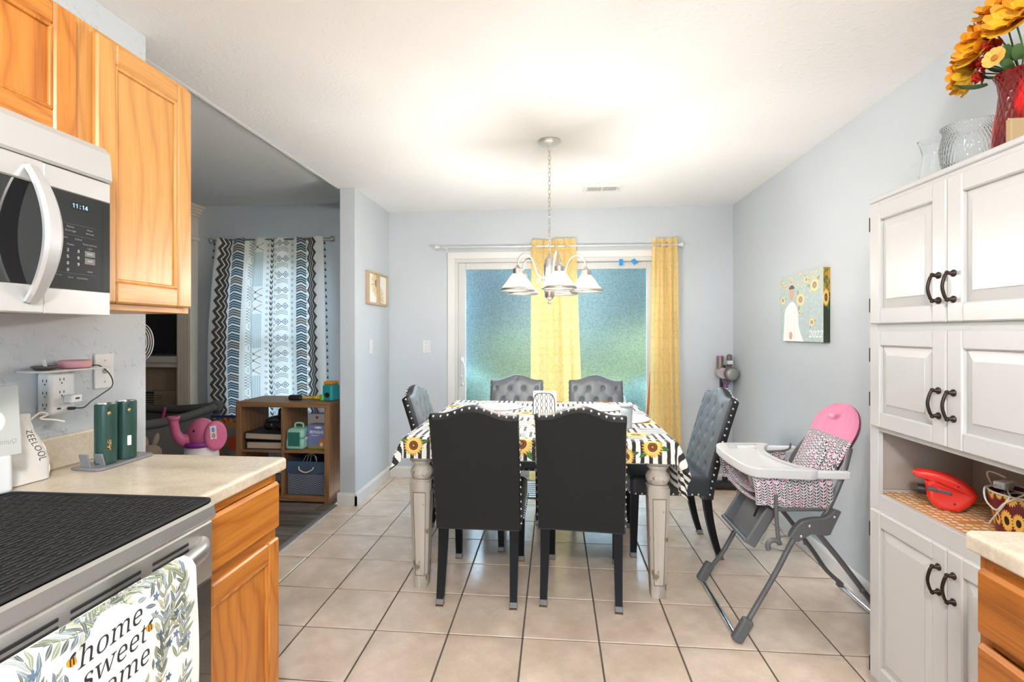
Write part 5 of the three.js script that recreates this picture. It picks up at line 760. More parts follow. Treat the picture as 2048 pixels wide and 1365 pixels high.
// ---------------------------------------------------------------- white hutch on the right
const hutchWhite = std(lin(0.57, 0.57, 0.565), 0.34, { bumpMap: T.brush, bumpScale: 0.00025 });
{
  const XH = 1.19, zA = -1.972, zB = -1.19, YT = 1.834, x1 = 1.5425;
  const h = thing('hutch', 'tall white painted hutch with raised panel doors', 'hutch');
  part('side_panel', bb(XH + 0.019, x1, 0.0006, YT - 0.02, zA, zA + 0.02, 0.002), hutchWhite, h); part('side_panel', bb(XH + 0.019, x1, 0.0006, YT - 0.02, zB - 0.02, zB, 0.002), hutchWhite, h);
  part('top', bb(XH - 0.004, x1, YT - 0.0195, YT, zA - 0.004, zB, 0.004, 'z'), hutchWhite, h);
  const inM = std(lin(0.40, 0.335, 0.29), 0.7);
  part('back_panel', bb(x1 - 0.012, x1 - 0.001, 0.03, YT - 0.021, zA + 0.021, zB - 0.021, 0.001), inM, h, 'taupe inner back panel');
  part('niche_side', bb(XH + 0.02, x1 - 0.013, 0.745, 0.965, zA + 0.0205, zA + 0.026, 0.001), inM, h);
  const paper = paint(256, 256, (c, w) => { c.fillStyle = '#c98b42'; c.fillRect(0, 0, w, w); for (let k = 0; k < 46; k++) { const x = (k % 7) * 37 + 18, y = (k / 7 | 0) * 37 + 18; c.fillStyle = ['#e6d8dc', '#d9a45c', '#ead9c4'][k % 3]; c.beginPath(); for (let a = 0; a < 6; a++) { const t = a * PI / 3; c.lineTo(x + Math.cos(t) * 14, y + Math.sin(t) * 14); } c.fill(); c.strokeStyle = '#f4ead9'; c.lineWidth = 2; for (let a = 0; a < 6; a++) { const t = a * PI / 3 + 0.5; c.beginPath(); c.moveTo(x, y); c.lineTo(x + Math.cos(t) * 20, y + Math.sin(t) * 20); c.stroke(); } } }, [6, 6]);
  part('niche_shelf', bb(XH + 0.019, x1 - 0.013, 0.718, 0.7345, zA + 0.021, zB - 0.021, 0.002, 'z'), hutchWhite, h); part('shelf_paper', bb(XH + 0.02, x1 - 0.014, 0.7348, 0.7354, zA + 0.022, zB - 0.022, 0.0002, 'z'), std(0xffffff, 0.5, { map: paper }), h, 'orange patterned shelf paper');
  for (const y of [0.968, 1.345]) part('shelf_board', bb(XH + 0.019, x1 - 0.013, y, y + 0.018, zA + 0.021, zB - 0.021, 0.002, 'z'), hutchWhite, h);
  // face frame
  const ff = (a, b, y0, y1, g = 'y') => bb(XH, XH + 0.0188, y0, y1, a, b, 0.0015, g);
  for (const q of [ff(zA, zA + 0.047, 0.0006, YT - 0.02), ff(zB - 0.047, zB, 0.0006, YT - 0.02)]) part('frame_stile', q, hutchWhite, h);
  for (const [y0, y1] of [[1.772, YT - 0.02], [1.325, 1.378], [0.967, 1.02], [0.655, 0.735], [0.001, 0.09]]) part('frame_rail', ff(zA + 0.047, zB - 0.047, y0, y1, 'z'), hutchWhite, h);
  const raised = (w, hh) => { const st = 0.056, f = []; for (const s of [-1, 1]) f.push(bb(s * (w / 2 - st), s * w / 2, -hh / 2, hh / 2, 0, 0.019, 0.004)); for (const s of [-1, 1]) f.push(bb(-w / 2 + st, w / 2 - st, s * (hh / 2 - st), s * hh / 2, 0, 0.0186, 0.004, 'x'));
    const iw = w / 2 - st, ih = hh / 2 - st, b = 0.033, q = new THREE.Shape(); const P = [[-iw, -ih, 0.006], [iw, -ih, 0.006], [iw, ih, 0.006], [-iw, ih, 0.006], [-iw + b, -ih + b, 0.0145], [iw - b, -ih + b, 0.0145], [iw - b, ih - b, 0.0145], [-iw + b, ih - b, 0.0145], [-iw + b, -ih + b, 0.017], [iw - b, -ih + b, 0.017], [iw - b, ih - b, 0.017], [-iw + b, ih - b, 0.017]], pos = [], quad = (a, e, c, d) => { for (const i of [a, e, c, a, c, d]) pos.push(...P[i]); };
    for (let k = 0; k < 4; k++) { const n = (k + 1) % 4; quad(k, n, 4 + n, 4 + k); quad(4 + k, 4 + n, 8 + n, 8 + k); } quad(8, 9, 10, 11);
    const g = new THREE.BufferGeometry(); g.setAttribute('position', new THREE.Float32BufferAttribute(pos, 3)); g.computeVertexNormals(); return [f, metres(g, 'y')]; };
  const pull = () => { const L = 0.0385, g = [tube([[0, -L, 0.004], [0, -L, 0.018], [0, -L * 0.72, 0.026], [0, 0, 0.032], [0, L * 0.72, 0.026], [0, L, 0.018], [0, L, 0.004]], 0.0046, 44, 8)]; for (const s of [-1, 1]) { g.push(mv(lathe([[0, 0], [0.0105, 0], [0.0108, 0.003], [0.006, 0.007], [0.005, 0.016], [0, 0.018]], 14), 0, s * L, 0, PI / 2)); g.push(ball(0.0062, 0, s * (L + 0.002), 0.019, 10)); } return join(g); };
  const pg = pull(), hingeG = join([bev(0.009, 0.052, 0.016, 0.002), rod([0.004, -0.026, 0.008], [0.004, 0.026, 0.008], 0.0042, 8)]);
  const bank = (y0, y1, py, hy) => { for (const [za, zb, s] of [[zA + 0.03, -1.5835, 1], [-1.5805, zB - 0.02, -1]]) {
    const w = zb - za, hh = y1 - y0, [f, p] = raised(w, hh), d = part('door', f, hutchWhite, h); d.position.set(XH - 0.0005, (y0 + y1) / 2, (za + zb) / 2); d.rotation.y = -PI / 2; part('raised_panel', p, hutchWhite, d);
    const k = part('pull', pg, M.bronze, d, 'dark bronze arched pull'); k.position.set(s * (w / 2 - 0.027), py - (y0 + y1) / 2, 0.019);
    for (const y of hy) { const q = part('hinge', hingeG, M.bronze, d, 'dark bronze hinge'); q.position.set(-s * (w / 2 + 0.004), y - (y0 + y1) / 2, 0.008); } } };
  bank(1.362, 1.795, 1.467, [1.732, 1.431]); bank(0.985, 1.338, 1.114, [1.247, 1.083]); bank(0.06, 0.678, 0.574, [0.599, 0.096]);
}
{ // right base cabinet with drawers and its worktop
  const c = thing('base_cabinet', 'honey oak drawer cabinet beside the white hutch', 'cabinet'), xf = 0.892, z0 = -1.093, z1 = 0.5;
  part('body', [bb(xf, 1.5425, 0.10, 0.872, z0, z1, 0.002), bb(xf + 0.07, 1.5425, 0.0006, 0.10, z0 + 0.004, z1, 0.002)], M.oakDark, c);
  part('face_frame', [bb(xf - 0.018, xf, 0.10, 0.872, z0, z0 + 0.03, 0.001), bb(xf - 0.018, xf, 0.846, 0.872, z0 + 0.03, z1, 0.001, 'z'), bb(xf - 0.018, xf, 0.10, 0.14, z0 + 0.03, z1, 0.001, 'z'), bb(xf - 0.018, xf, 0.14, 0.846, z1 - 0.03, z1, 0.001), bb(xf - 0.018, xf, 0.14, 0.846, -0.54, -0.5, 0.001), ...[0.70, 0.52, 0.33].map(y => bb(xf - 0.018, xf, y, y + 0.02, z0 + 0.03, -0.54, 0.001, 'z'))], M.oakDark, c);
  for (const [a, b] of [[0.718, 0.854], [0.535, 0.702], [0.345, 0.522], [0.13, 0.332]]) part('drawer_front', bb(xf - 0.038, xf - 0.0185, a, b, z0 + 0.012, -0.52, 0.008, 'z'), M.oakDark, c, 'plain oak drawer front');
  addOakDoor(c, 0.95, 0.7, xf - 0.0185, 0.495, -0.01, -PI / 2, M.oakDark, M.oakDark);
  const w = thing('worktop', 'beige laminate worktop end beside the hutch shelf', 'worktop');
  part('top', worktop('t', 0.863, 1.5425, -1.117, 0.5, 0.9135, '', 0.863), M.lam, w);
}
{ // red handheld tool in the niche
  const t = thing('handheld_tool', 'shiny red plastic handheld tool in the hutch niche', 'tool', [1.31, 0.7358, -1.765], -0.62);
  const red = (t.scale.setScalar(0.86), std)(lin(0.72, 0.022, 0.014), 0.2, { clearcoat: 0.6, clearcoatRoughness: 0.1 });
  const s = new THREE.Shape(); s.moveTo(-0.02, 0.0); s.quadraticCurveTo(-0.05, 0.012, -0.06, 0.04); s.lineTo(-0.068, 0.098); s.quadraticCurveTo(-0.068, 0.108, -0.06, 0.11); s.lineTo(-0.078, 0.112); s.quadraticCurveTo(-0.105, 0.114, -0.106, 0.13); s.quadraticCurveTo(-0.105, 0.146, -0.075, 0.148); s.quadraticCurveTo(-0.02, 0.152, 0.03, 0.132); s.quadraticCurveTo(0.075, 0.108, 0.088, 0.075); s.quadraticCurveTo(0.08, 0.04, 0.032, 0.0); s.lineTo(-0.02, 0.0);
  part('body', mv(extrude(s, 0.062, 0.02, 5), 0, 0, -0.031), red, t); part('blade', [mv(rb(0.07, 0.012, 0.006, 0.002), -0.022, 0.076, 0.031, 0, 0, -0.12), mv(rb(0.03, 0.016, 0.008, 0.003), -0.045, 0.08, 0.0315, 0, 0, -0.3)], std(lin(0.1, 0.1, 0.11), 0.35, { metalness: 0.5 }), t, 'dark metal slot lever'); part('screw', [ball(0.004, 0.03, 0.103, 0.03, 8), ball(0.004, 0.02, 0.035, 0.03, 8)], std(lin(0.2, 0.01, 0.01), 0.4), t).userData.kind = 'stuff'; part('motor_knob', mv(cyl(0.02, 0.02, 0.035, 0, 0, 0, 18), -0.055, 0.06, -0.026, 0, 0, PI / 2), M.black, t);
}
{ // sunflower pail with a charger and cords
  const b = thing('pail', 'dark red sunflower pail full of cords in the niche', 'pail', [1.375, 0.7358, -1.562]); b.scale.setScalar(1.25);
  const tx = paint(512, 256, (c, w, h) => { c.fillStyle = '#5e0d14'; c.fillRect(0, 0, w, h); for (let k = 0; k < 26; k++) { const x = (k % 9) * 60 + ((k / 9 | 0) % 2) * 30, y = 40 + (k / 9 | 0) * 84, r = [30, 22, 34][k % 3]; for (let p = 0; p < 18; p++) { c.save(); c.translate(x, y); c.rotate(p * PI / 9); c.fillStyle = '#e0b050'; c.beginPath(); c.ellipse(r * 0.7, 0, r * 0.36, r * 0.14, 0, 0, 7); c.fill(); c.restore(); } c.fillStyle = '#241014'; c.beginPath(); c.arc(x, y, r * 0.42, 0, 7); c.fill(); } }, [2, 3]);
  part('bucket', lathe([[0, 0], [0.05, 0], [0.053, 0.003], [0.066, 0.098], [0.064, 0.098], [0.05, 0.006], [0, 0.004]], 36), std(0xffffff, 0.35, { map: tx }), b); part('rim', mv(new THREE.TorusGeometry(0.066, 0.0025, 6, 36), 0, 0.098, 0, PI / 2), std(lin(0.6, 0.55, 0.5), 0.4), b); part('bail', tube([[-0.02, 0.095, -0.064], [-0.045, 0.13, -0.05], [-0.05, 0.14, -0.03], [-0.045, 0.135, 0.0]], 0.0018, 20, 6), std(lin(0.55, 0.42, 0.3), 0.5), b);
  const ch = thing('power_adapter', 'white power adapter lying on top of the sunflower pail', 'adapter', [1.345, 0.861, -1.6], 0.4); part('block', rb(0.045, 0.022, 0.03, 0.004, 0, 0.011, 0), M.whitePlastic, ch); part('prong', [rb(0.012, 0.005, 0.0015, 0.0005, -0.028, 0.011, 0.006, 1), rb(0.012, 0.005, 0.0015, 0.0005, -0.028, 0.011, -0.006, 1)], M.chrome, ch);
  const cw = []; for (let k = 0; k < 3; k++) { const pt = []; for (let j = 0; j < 8; j++) { const a = j * 0.9 + k; pt.push([0.045 * Math.cos(a) * (0.6 + 0.4 * hash(k, j)), 0.085 + 0.035 * hash(j, k + 3) , 0.045 * Math.sin(a) * (0.6 + 0.4 * hash(j, k))]); } cw.push(tube(pt, 0.002, 60, 6)); }
  cw.push(tube([[-0.03, 0.1, -0.05], [-0.062, 0.101, -0.035], [-0.072, 0.075, -0.02], [-0.07, 0.06, 0.005], [-0.071, 0.085, 0.03], [-0.04, 0.106, 0.04]], 0.002, 50, 6)); cw.push(tube([[-0.06, 0.1, 0.03], [-0.07, 0.07, 0.02], [-0.066, 0.03, -0.012], [-0.064, 0.02, -0.02]], 0.0016, 24, 6));
  const q = solid('cord_tangle', cw, std(lin(0.68, 0.62, 0.56), 0.5), 'tangle of pale cords spilling from the sunflower pail', 'cords'); q.position.set(1.375, 0.7358, -1.562); q.scale.setScalar(1.25);
}
// ---------------------------------------------------------------- things on top of the hutch
{
  const y = 1.8346;
  const v = thing('glass_vase', 'small clear flared glass vase on the hutch', 'vase', [1.315, y, -1.83]); part('glass', lathe([[0, 0], [0.045, 0], [0.048, 0.004], [0.044, 0.03], [0.034, 0.09], [0.032, 0.115], [0.04, 0.15], [0.046, 0.165], [0.043, 0.166], [0.037, 0.15], [0.029, 0.115], [0.031, 0.088], [0.041, 0.03], [0.044, 0.008], [0, 0.007]], 40), M.glassSolid, v);
  const b = thing('glass_bowl', 'clear diamond textured glass bowl vase on the hutch', 'vase', [1.335, y, -1.705]);
  const bg = lathe([[0, 0], [0.05, 0], [0.062, 0.01], [0.075, 0.05], [0.08, 0.095], [0.074, 0.13], [0.069, 0.145], [0.074, 0.16], [0.077, 0.164], [0.073, 0.165], [0.066, 0.147], [0.07, 0.13], [0.076, 0.095], [0.071, 0.05], [0.058, 0.014], [0, 0.01]], 60); 
  const dia = pix(256, 256, (x, y2) => { const a = Math.abs(((x + y2) / 32) % 1 - 0.5) * 2, c = Math.abs((((x - y2) / 32) % 1 + 1) % 1 - 0.5) * 2; return 255 * Math.min(a, c); }, false, [6, 2.5]);
  part('glass', bg, std(lin(0.97, 0.99, 0.985), 0.04, { transmission: 1, ior: 1.48, thickness: 0.01, bumpMap: dia, bumpScale: 0.0012 }), b);
  const r = thing('red_vase', 'deep red scale textured vase holding artificial flowers', 'vase', [1.335, y, -1.535]);
  const rg = lathe([[0, 0], [0.05, 0], [0.056, 0.006], [0.062, 0.05], [0.058, 0.1], [0.05, 0.15], [0.046, 0.19], [0.05, 0.225], [0.058, 0.245], [0.055, 0.246], [0.047, 0.225], [0.042, 0.19], [0.046, 0.15], [0.054, 0.1], [0.058, 0.05], [0.05, 0.01], [0, 0.01]], 60);
  const scl = dia.clone(); scl.repeat.set(3, 2.2); scl.needsUpdate = true;
  const mott = pix(256, 256, (x, y2) => { const n = fbm(x / 40, y2 / 60, 3, 6, 4), k = smooth(0.4, 0.55, n); return [105 + 120 * k, 6 + 12 * k, 6 + 6 * k]; }, true, [1, 1]);
  part('glass', rg, std(0xffffff, 0.08, { map: mott, bumpMap: scl, bumpScale: 0.004, specularIntensity: 0.8 }), r);
  solid('wood_block', bb(1.225, 1.27, y, y + 0.075, -1.452, -1.435, 0.002), std(lin(0.42, 0.29, 0.15), 0.6), 'plain wooden block standing beside the red vase', 'block');
  const petal = (l, w, bend) => { const g = grid(6, 8, (u, v) => { const t = u * 2 - 1, k = Math.sqrt(Math.sin(PI * (0.07 + 0.87 * Math.pow(v, 1.15)))); return [t * w * k, bend * v * v * l + 0.12 * w * (1 - t * t), v * l]; }); return g; };
  const pG = [petal(0.07, 0.017, 0.3), petal(0.058, 0.015, -0.25), petal(0.03, 0.0125, 0.2), petal(0.026, 0.008, 0.1)];
  const yel = std(lin(0.82, 0.46, 0.02), 0.6, { side: THREE.DoubleSide }), ora = std(lin(0.80, 0.31, 0.015), 0.6, { side: THREE.DoubleSide }), red = std(lin(0.52, 0.025, 0.012), 0.6, { side: THREE.DoubleSide }), green = std(lin(0.07, 0.14, 0.04), 0.6, { side: THREE.DoubleSide });
  const flower = (label, pos, dirv, kind) => {
    const f = thing('artificial_flower', label, 'flower', pos); const q = new THREE.Quaternion().setFromUnitVectors(V(0, 1, 0), V(...dirv).normalize());
    const head = (n, g, m, tilt, y2) => { for (let k = 0; k < n; k++) { const o = part('petal', g, m, f); o.quaternion.copy(q).multiply(new THREE.Quaternion().setFromEuler(new THREE.Euler(-tilt, k / n * 2 * PI + tilt, 0, 'YXZ'))); o.position.copy(V(0, y2, 0).applyQuaternion(q)); } };
    if (kind === 'big') { head(13, pG[0], yel, 0.15, 0); head(11, pG[0], ora, 0.45, 0.004); head(9, pG[1], yel, 0.85, 0.008); }
    if (kind === 'daisy') { head(10, pG[2], std(lin(0.8, 0.46, 0.1), 0.6, { side: THREE.DoubleSide }), 0.2, 0); }
    if (kind === 'red') { head(12, pG[3], red, 0.1, 0); head(10, pG[3], red, 0.6, 0.004); head(7, pG[3], red, 1.0, 0.006); }
    const c = part('centre', new THREE.SphereGeometry(kind === 'big' ? 0.012 : 0.0085, 12, 8).scale(1, 0.5, 1), kind === 'daisy' ? std(lin(0.45, 0.16, 0.02), 0.7) : std(lin(0.1, 0.05, 0.02), 0.8), f); c.quaternion.copy(q); c.position.copy(V(0, 0.008, 0).applyQuaternion(q));
    const e = V(1.335, 2.06, -1.535).sub(V(...pos)); part('stem', tube([[0, -0.003, 0], [e.x * 0.35 - dirv[0] * 0.03, e.y * 0.5 , e.z * 0.35 - dirv[2] * 0.03], [e.x, e.y, e.z], [e.x * 1.0, e.y - 0.1, e.z]], 0.0022, 24, 6), green, f); return f;
  };
  flower('large golden artificial bloom highest in the red vase', [1.30, 2.255, -1.545], [-0.5, 0.7, 0.2], 'big');
  flower('large golden artificial bloom leaning over the glass bowl', [1.30, 2.205, -1.615], [-0.55, 0.45, -0.5], 'big');
  flower('drooping golden artificial bloom lowest beside the vase neck', [1.30, 2.14, -1.645], [-0.5, 0.1, -0.75], 'big');
  flower('golden artificial bloom tucked behind the small daisy', [1.32, 2.225, -1.475], [-0.6, 0.5, 0.5], 'big');
  flower('small orange artificial daisy with dark ring in the vase', [1.262, 2.118, -1.525], [-0.85, 0.1, 0.35], 'daisy');
  flower('red artificial mum beside the small orange daisy', [1.285, 2.13, -1.575], [-0.8, 0.3, -0.1], 'red');
  flower('red artificial mum low over the vase rim', [1.285, 2.10, -1.59], [-0.7, 0.05, -0.4], 'red');
  flower('red artificial mum under the drooping golden bloom', [1.295, 2.145, -1.61], [-0.6, 0.4, -0.4], 'red');
  flower('golden artificial bloom hanging over the vase front', [1.275, 2.175, -1.575], [-0.8, 0.35, 0.0], 'big');
  flower('red artificial mum between the golden blooms', [1.27, 2.155, -1.54], [-0.8, 0.3, 0.2], 'red');
  flower('golden artificial bloom filling the middle of the bouquet', [1.295, 2.22, -1.568], [-0.75, 0.5, -0.05], 'big');
  flower('golden artificial bloom beside the wooden block', [1.285, 2.2, -1.49], [-0.8, 0.4, 0.35], 'big');
  const leaves = thing('leaf_spray', 'green artificial leaves at the rim of the red vase', 'leaves', [1.335, 2.075, -1.535]);
  [[-0.08, 0.0, -0.1, 1.5], [-0.05, 0.03, -0.03, 0.9], [-0.055, 0.02, 0.02, 0.8], [-0.06, 0.05, 0.03, 0.9], [-0.05, 0.045, 0.05, 0.8], [-0.06, 0.012, -0.05, 0.8]].forEach(([x, y2, z, s]) => { const o = part('leaf', pG[0], green, leaves); o.scale.set(s, s, s * 0.8); o.position.set(x * 0.55, y2 * 0.6, z * 0.55); o.lookAt(V(1.335 + x * 3, 2.075 + y2 * 2, -1.535 + z * 3)); });
}

// ---------------------------------------------------------------- living room
{ // patterned curtain with tassel edge on its rod
  const zr = ZB + 0.075, yr = 2.195;
  const r = thing('curtain_rod', 'dark nickel curtain rod above the patterned living room curtain', 'curtain rod', [0, yr, zr]);
  part('pole', rod([-3.2, 0, 0], [-2.05, 0, 0], 0.009, 12), M.nickel, r); for (const [x, s] of [[-3.2, -1], [-2.05, 1]]) { part('finial', ball(0.02, x + s * 0.016, 0, 0, 14), M.nickel, r); part('bracket', rod([x - s * 0.03, 0, -0.073], [x - s * 0.03, 0, 0], 0.006), M.nickel, r); }
  const tex = paint(1024, 1536, (c, w, h) => {
    c.fillStyle = '#f2eee8'; c.fillRect(0, 0, w, h); const D = '#56524e', S = '#6a6662', B = '#4a5f6b', N = '#3f5a63';
    const zig = (x, n, col) => { c.strokeStyle = col; c.lineWidth = 20; c.lineJoin = 'miter'; for (let k = 0; k < n; k++) { c.beginPath(); for (let j = -1; j < 40; j++) c.lineTo(x + k * 35 + (j & 1 ? 14 : -14), j * 40); c.stroke(); } };
    zig(52, 3, D); zig(880, 3, D);
    const chev = (x, wd, up, cols) => { for (let y = -10, k = 0; y < h; y += 62, k++) { for (let j = 0; j < 3; j++) { c.fillStyle = cols[k % cols.length]; const yy = y + j * 18; c.beginPath(); c.moveTo(x, yy + up * 9); c.lineTo(x + wd / 2, yy - up * 9); c.lineTo(x + wd, yy + up * 9); c.lineTo(x + wd, yy + up * 9 + 14); c.lineTo(x + wd / 2, yy - up * 9 + 14); c.lineTo(x, yy + up * 9 + 14); c.fill(); } } };
    chev(168, 92, 1, [B, S, B, B]); chev(770, 78, 1, [B, N, S, B]);
    c.fillStyle = D; for (let y = 0; y < h; y += 40) { c.beginPath(); c.moveTo(520, y); c.lineTo(540, y + 22); c.lineTo(560, y); c.lineTo(560, y + 22); c.lineTo(540, y + 44 - 6); c.lineTo(520, y + 22); c.fill(); }
    c.strokeStyle = S; c.lineWidth = 3; c.fillStyle = D;
    for (let y = 20; y < h; y += 170) { for (let k = 0; k < 5; k++) { c.beginPath(); c.moveTo(290, y + k * 22); c.lineTo(340, y + k * 22 + 30); c.moveTo(340, y + k * 22); c.lineTo(290, y + k * 22 + 30); c.stroke(); } for (let k = 0; k < 3; k++) { c.beginPath(); c.arc(315, y + 128 + k * 14, 4, 0, 7); c.fill(); } }
    for (let y = 40; y < h; y += 470) { for (let k = 0; k < 16; k++) { c.strokeStyle = k % 2 ? '#9fb0b6' : '#b9c4c8'; c.beginPath(); c.moveTo(370 + k * 6, y + 70); c.lineTo(370 + k * 6, y + 330); c.stroke(); } c.strokeStyle = D; for (const q of [0, 345, 395]) { c.beginPath(); c.moveTo(368, y + q); c.lineTo(464, y + q + 60); c.moveTo(464, y + q); c.lineTo(368, y + q + 60); c.stroke(); c.strokeRect(410, y + q + 24, 12, 12); } }
    c.strokeStyle = N; for (let y = 0; y < h; y += 120) { c.lineWidth = 4; for (const x of [620, 670]) { c.save(); c.translate(x, y + 40); c.rotate(PI / 4); c.strokeRect(-16, -16, 32, 32); c.strokeRect(-6, -6, 12, 12); c.restore(); } c.lineWidth = 3; for (let k = 0; k < 3; k++) { c.beginPath(); c.moveTo(600, y + 84 + k * 12); c.lineTo(645, y + 70 + k * 12); c.lineTo(690, y + 84 + k * 12); c.stroke(); } }
    for (let y = 8; y < h; y += 44) { for (const x of [730, 856, 496, 586]) { c.save(); c.translate(x, y); c.rotate(PI / 4); c.lineWidth = 3; c.strokeStyle = x === 730 ? N : S; c.strokeRect(-6, -6, 12, 12); c.restore(); } }
  }, [1, 1]);
  const cm = std(0xffffff, 0.95, { map: tex, side: THREE.DoubleSide, transmission: 0.24, thickness: 0 });
  const t = thing('patterned_curtain', 'white tribal print curtain with grey zigzags over the living room window', 'curtain');
  const edge = (v, s) => s < 0 ? -3.135 - 0.09 * Math.sin((1 - v) * 2.2) : -2.12 + 0.05 * (1 - v) ; const yb = 0.34;
  const f = (u, v) => { const x0 = edge(v, -1), x1 = edge(v, 1), k = 1 - v; return [x0 + (x1 - x0) * u + 0.01 * Math.sin(u * 26), yb + (yr + 0.012 - yb) * v + 0.004 * Math.sin(u * 60) * v, zr + 0.012 + (0.02 + 0.012 * k) * Math.sin(u * 34 + 0.8 * Math.sin(v * 2)) + 0.012 * Math.sin(u * 13 + 1)]; };
  part('cloth', grid(150, 40, f), cm, t);
  const tas = []; for (let k = 0; k < 30; k++) { const v = 0.98 - k * 0.033, p = f(1, v); const g = new THREE.ConeGeometry(0.009, 0.03, 7); g.translate(p[0] + 0.014, p[1] - 0.012, p[2]); tas.push(g); if (k < 3) { const q = f(0, v), g2 = new THREE.ConeGeometry(0.009, 0.03, 7); g2.translate(q[0] - 0.014, q[1] - 0.012, q[2]); tas.push(g2); } }
  part('tassel_trim', tas, M.black, t, 'black tassel trim').userData.kind = 'stuff';
}
{ // fireplace surround: fluted pilaster, mantel shelf, tiles
  const f = thing('fireplace_surround', 'cream fluted fireplace surround with tan tiles', 'fireplace', [0, 0, 0]); const cr = std(lin(0.8, 0.71, 0.58), 0.5), tile = std(lin(0.40, 0.28, 0.175), 0.45);
  const xa = -3.535, xb = -3.398, zf = -4.315;
  part('pilaster', [bb(xa, xb, 0.12, 2.2, ZB + 0.001, zf, 0.003), ...Array.from({ length: 8 }, (_, k) => rod([xa + 0.018 + k * 0.0145, 0.2, zf], [xa + 0.018 + k * 0.0145, 2.1, zf], 0.0052, 8))], cr, f, 'fluted pilaster');
  part('plinth', bb(xa - 0.01, xb + 0.01, 0.0006, 0.12, ZB + 0.001, zf + 0.012, 0.003), cr, f); const cap = []; [[2.2, 2.235, 0.022], [2.235, 2.43, 0.006], [2.43, 2.45, 0.02], [2.45, 2.475, 0.035], [2.475, 2.505, 0.05], [2.505, 2.533, 0.065]].forEach(([a, b, o]) => cap.push(bb(xa - o, xb + o, a, b, ZB + 0.001, zf + o, 0.005))); part('capital', cap, cr, f, 'stepped crown capital');
  part('mantel_shelf', [bb(-4.9, xa - 0.001, 1.045, 1.105, ZB + 0.001, zf - 0.01, 0.004, 'x'), bb(-4.9, xa - 0.001, 0.998, 1.045, ZB + 0.001, zf - 0.03, 0.004, 'x')], cr, f, 'cream mantel shelf');
  for (let r = 0; r < 4; r++) for (let k = 0; k < 5; k++) { const x1 = xa - 0.002 - k * 0.245 - (r % 2) * 0.12 + 0.06, x0 = x1 - 0.241, y1 = 0.996 - r * 0.226; if (r >= 1 && r <= 2 && k >= 1) continue; part('tile', bb(Math.max(x0, -4.9), Math.min(x1, xa - 0.001), y1 - 0.222, y1, ZB + 0.001, ZB + 0.02, 0.002), tile, f); }
  part('firebox', bb(-4.9, -3.72, 0.25, 0.76, ZB + 0.001, ZB + 0.016, 0.002), M.black, f); for (let k = 0; k < 5; k++) part('louvre', bb(-4.85, -3.74, 0.64 + k * 0.022, 0.65 + k * 0.022, ZB + 0.0165, ZB + 0.03, 0.002), std(lin(0.42, 0.34, 0.2), 0.4, { metalness: 0.6 }), f);
  const tv = thing('television', 'black flat television standing on the mantel shelf', 'television', [-4.1, 1.1055, ZB + 0.07], 0.02);
  part('cabinet', bb(-0.53, 0.545, 0.02, 0.62, -0.03, 0.005, 0.006), M.black, tv); part('screen', bb(-0.518, 0.532, 0.034, 0.608, 0.0052, 0.007, 0.0005), std(lin(0.006, 0.006, 0.006), 0.25), tv); part('stand', bb(-0.2, 0.2, 0.0, 0.02, -0.04, 0.03, 0.003), M.black, tv);
}
solid('cable_loop', [0, 1, 2, 3].map(k => mv(new THREE.TorusGeometry(0.044 + k * 0.006, 0.0022, 6, 40).scale(0.75, 1.1, 1), 0, 0, -k * 0.005)), std(lin(0.62, 0.6, 0.6), 0.5), 'loops of pale cable hanging on the end of the kitchen wall', 'cable').position.set(-1.56, 1.295, -1.7185);
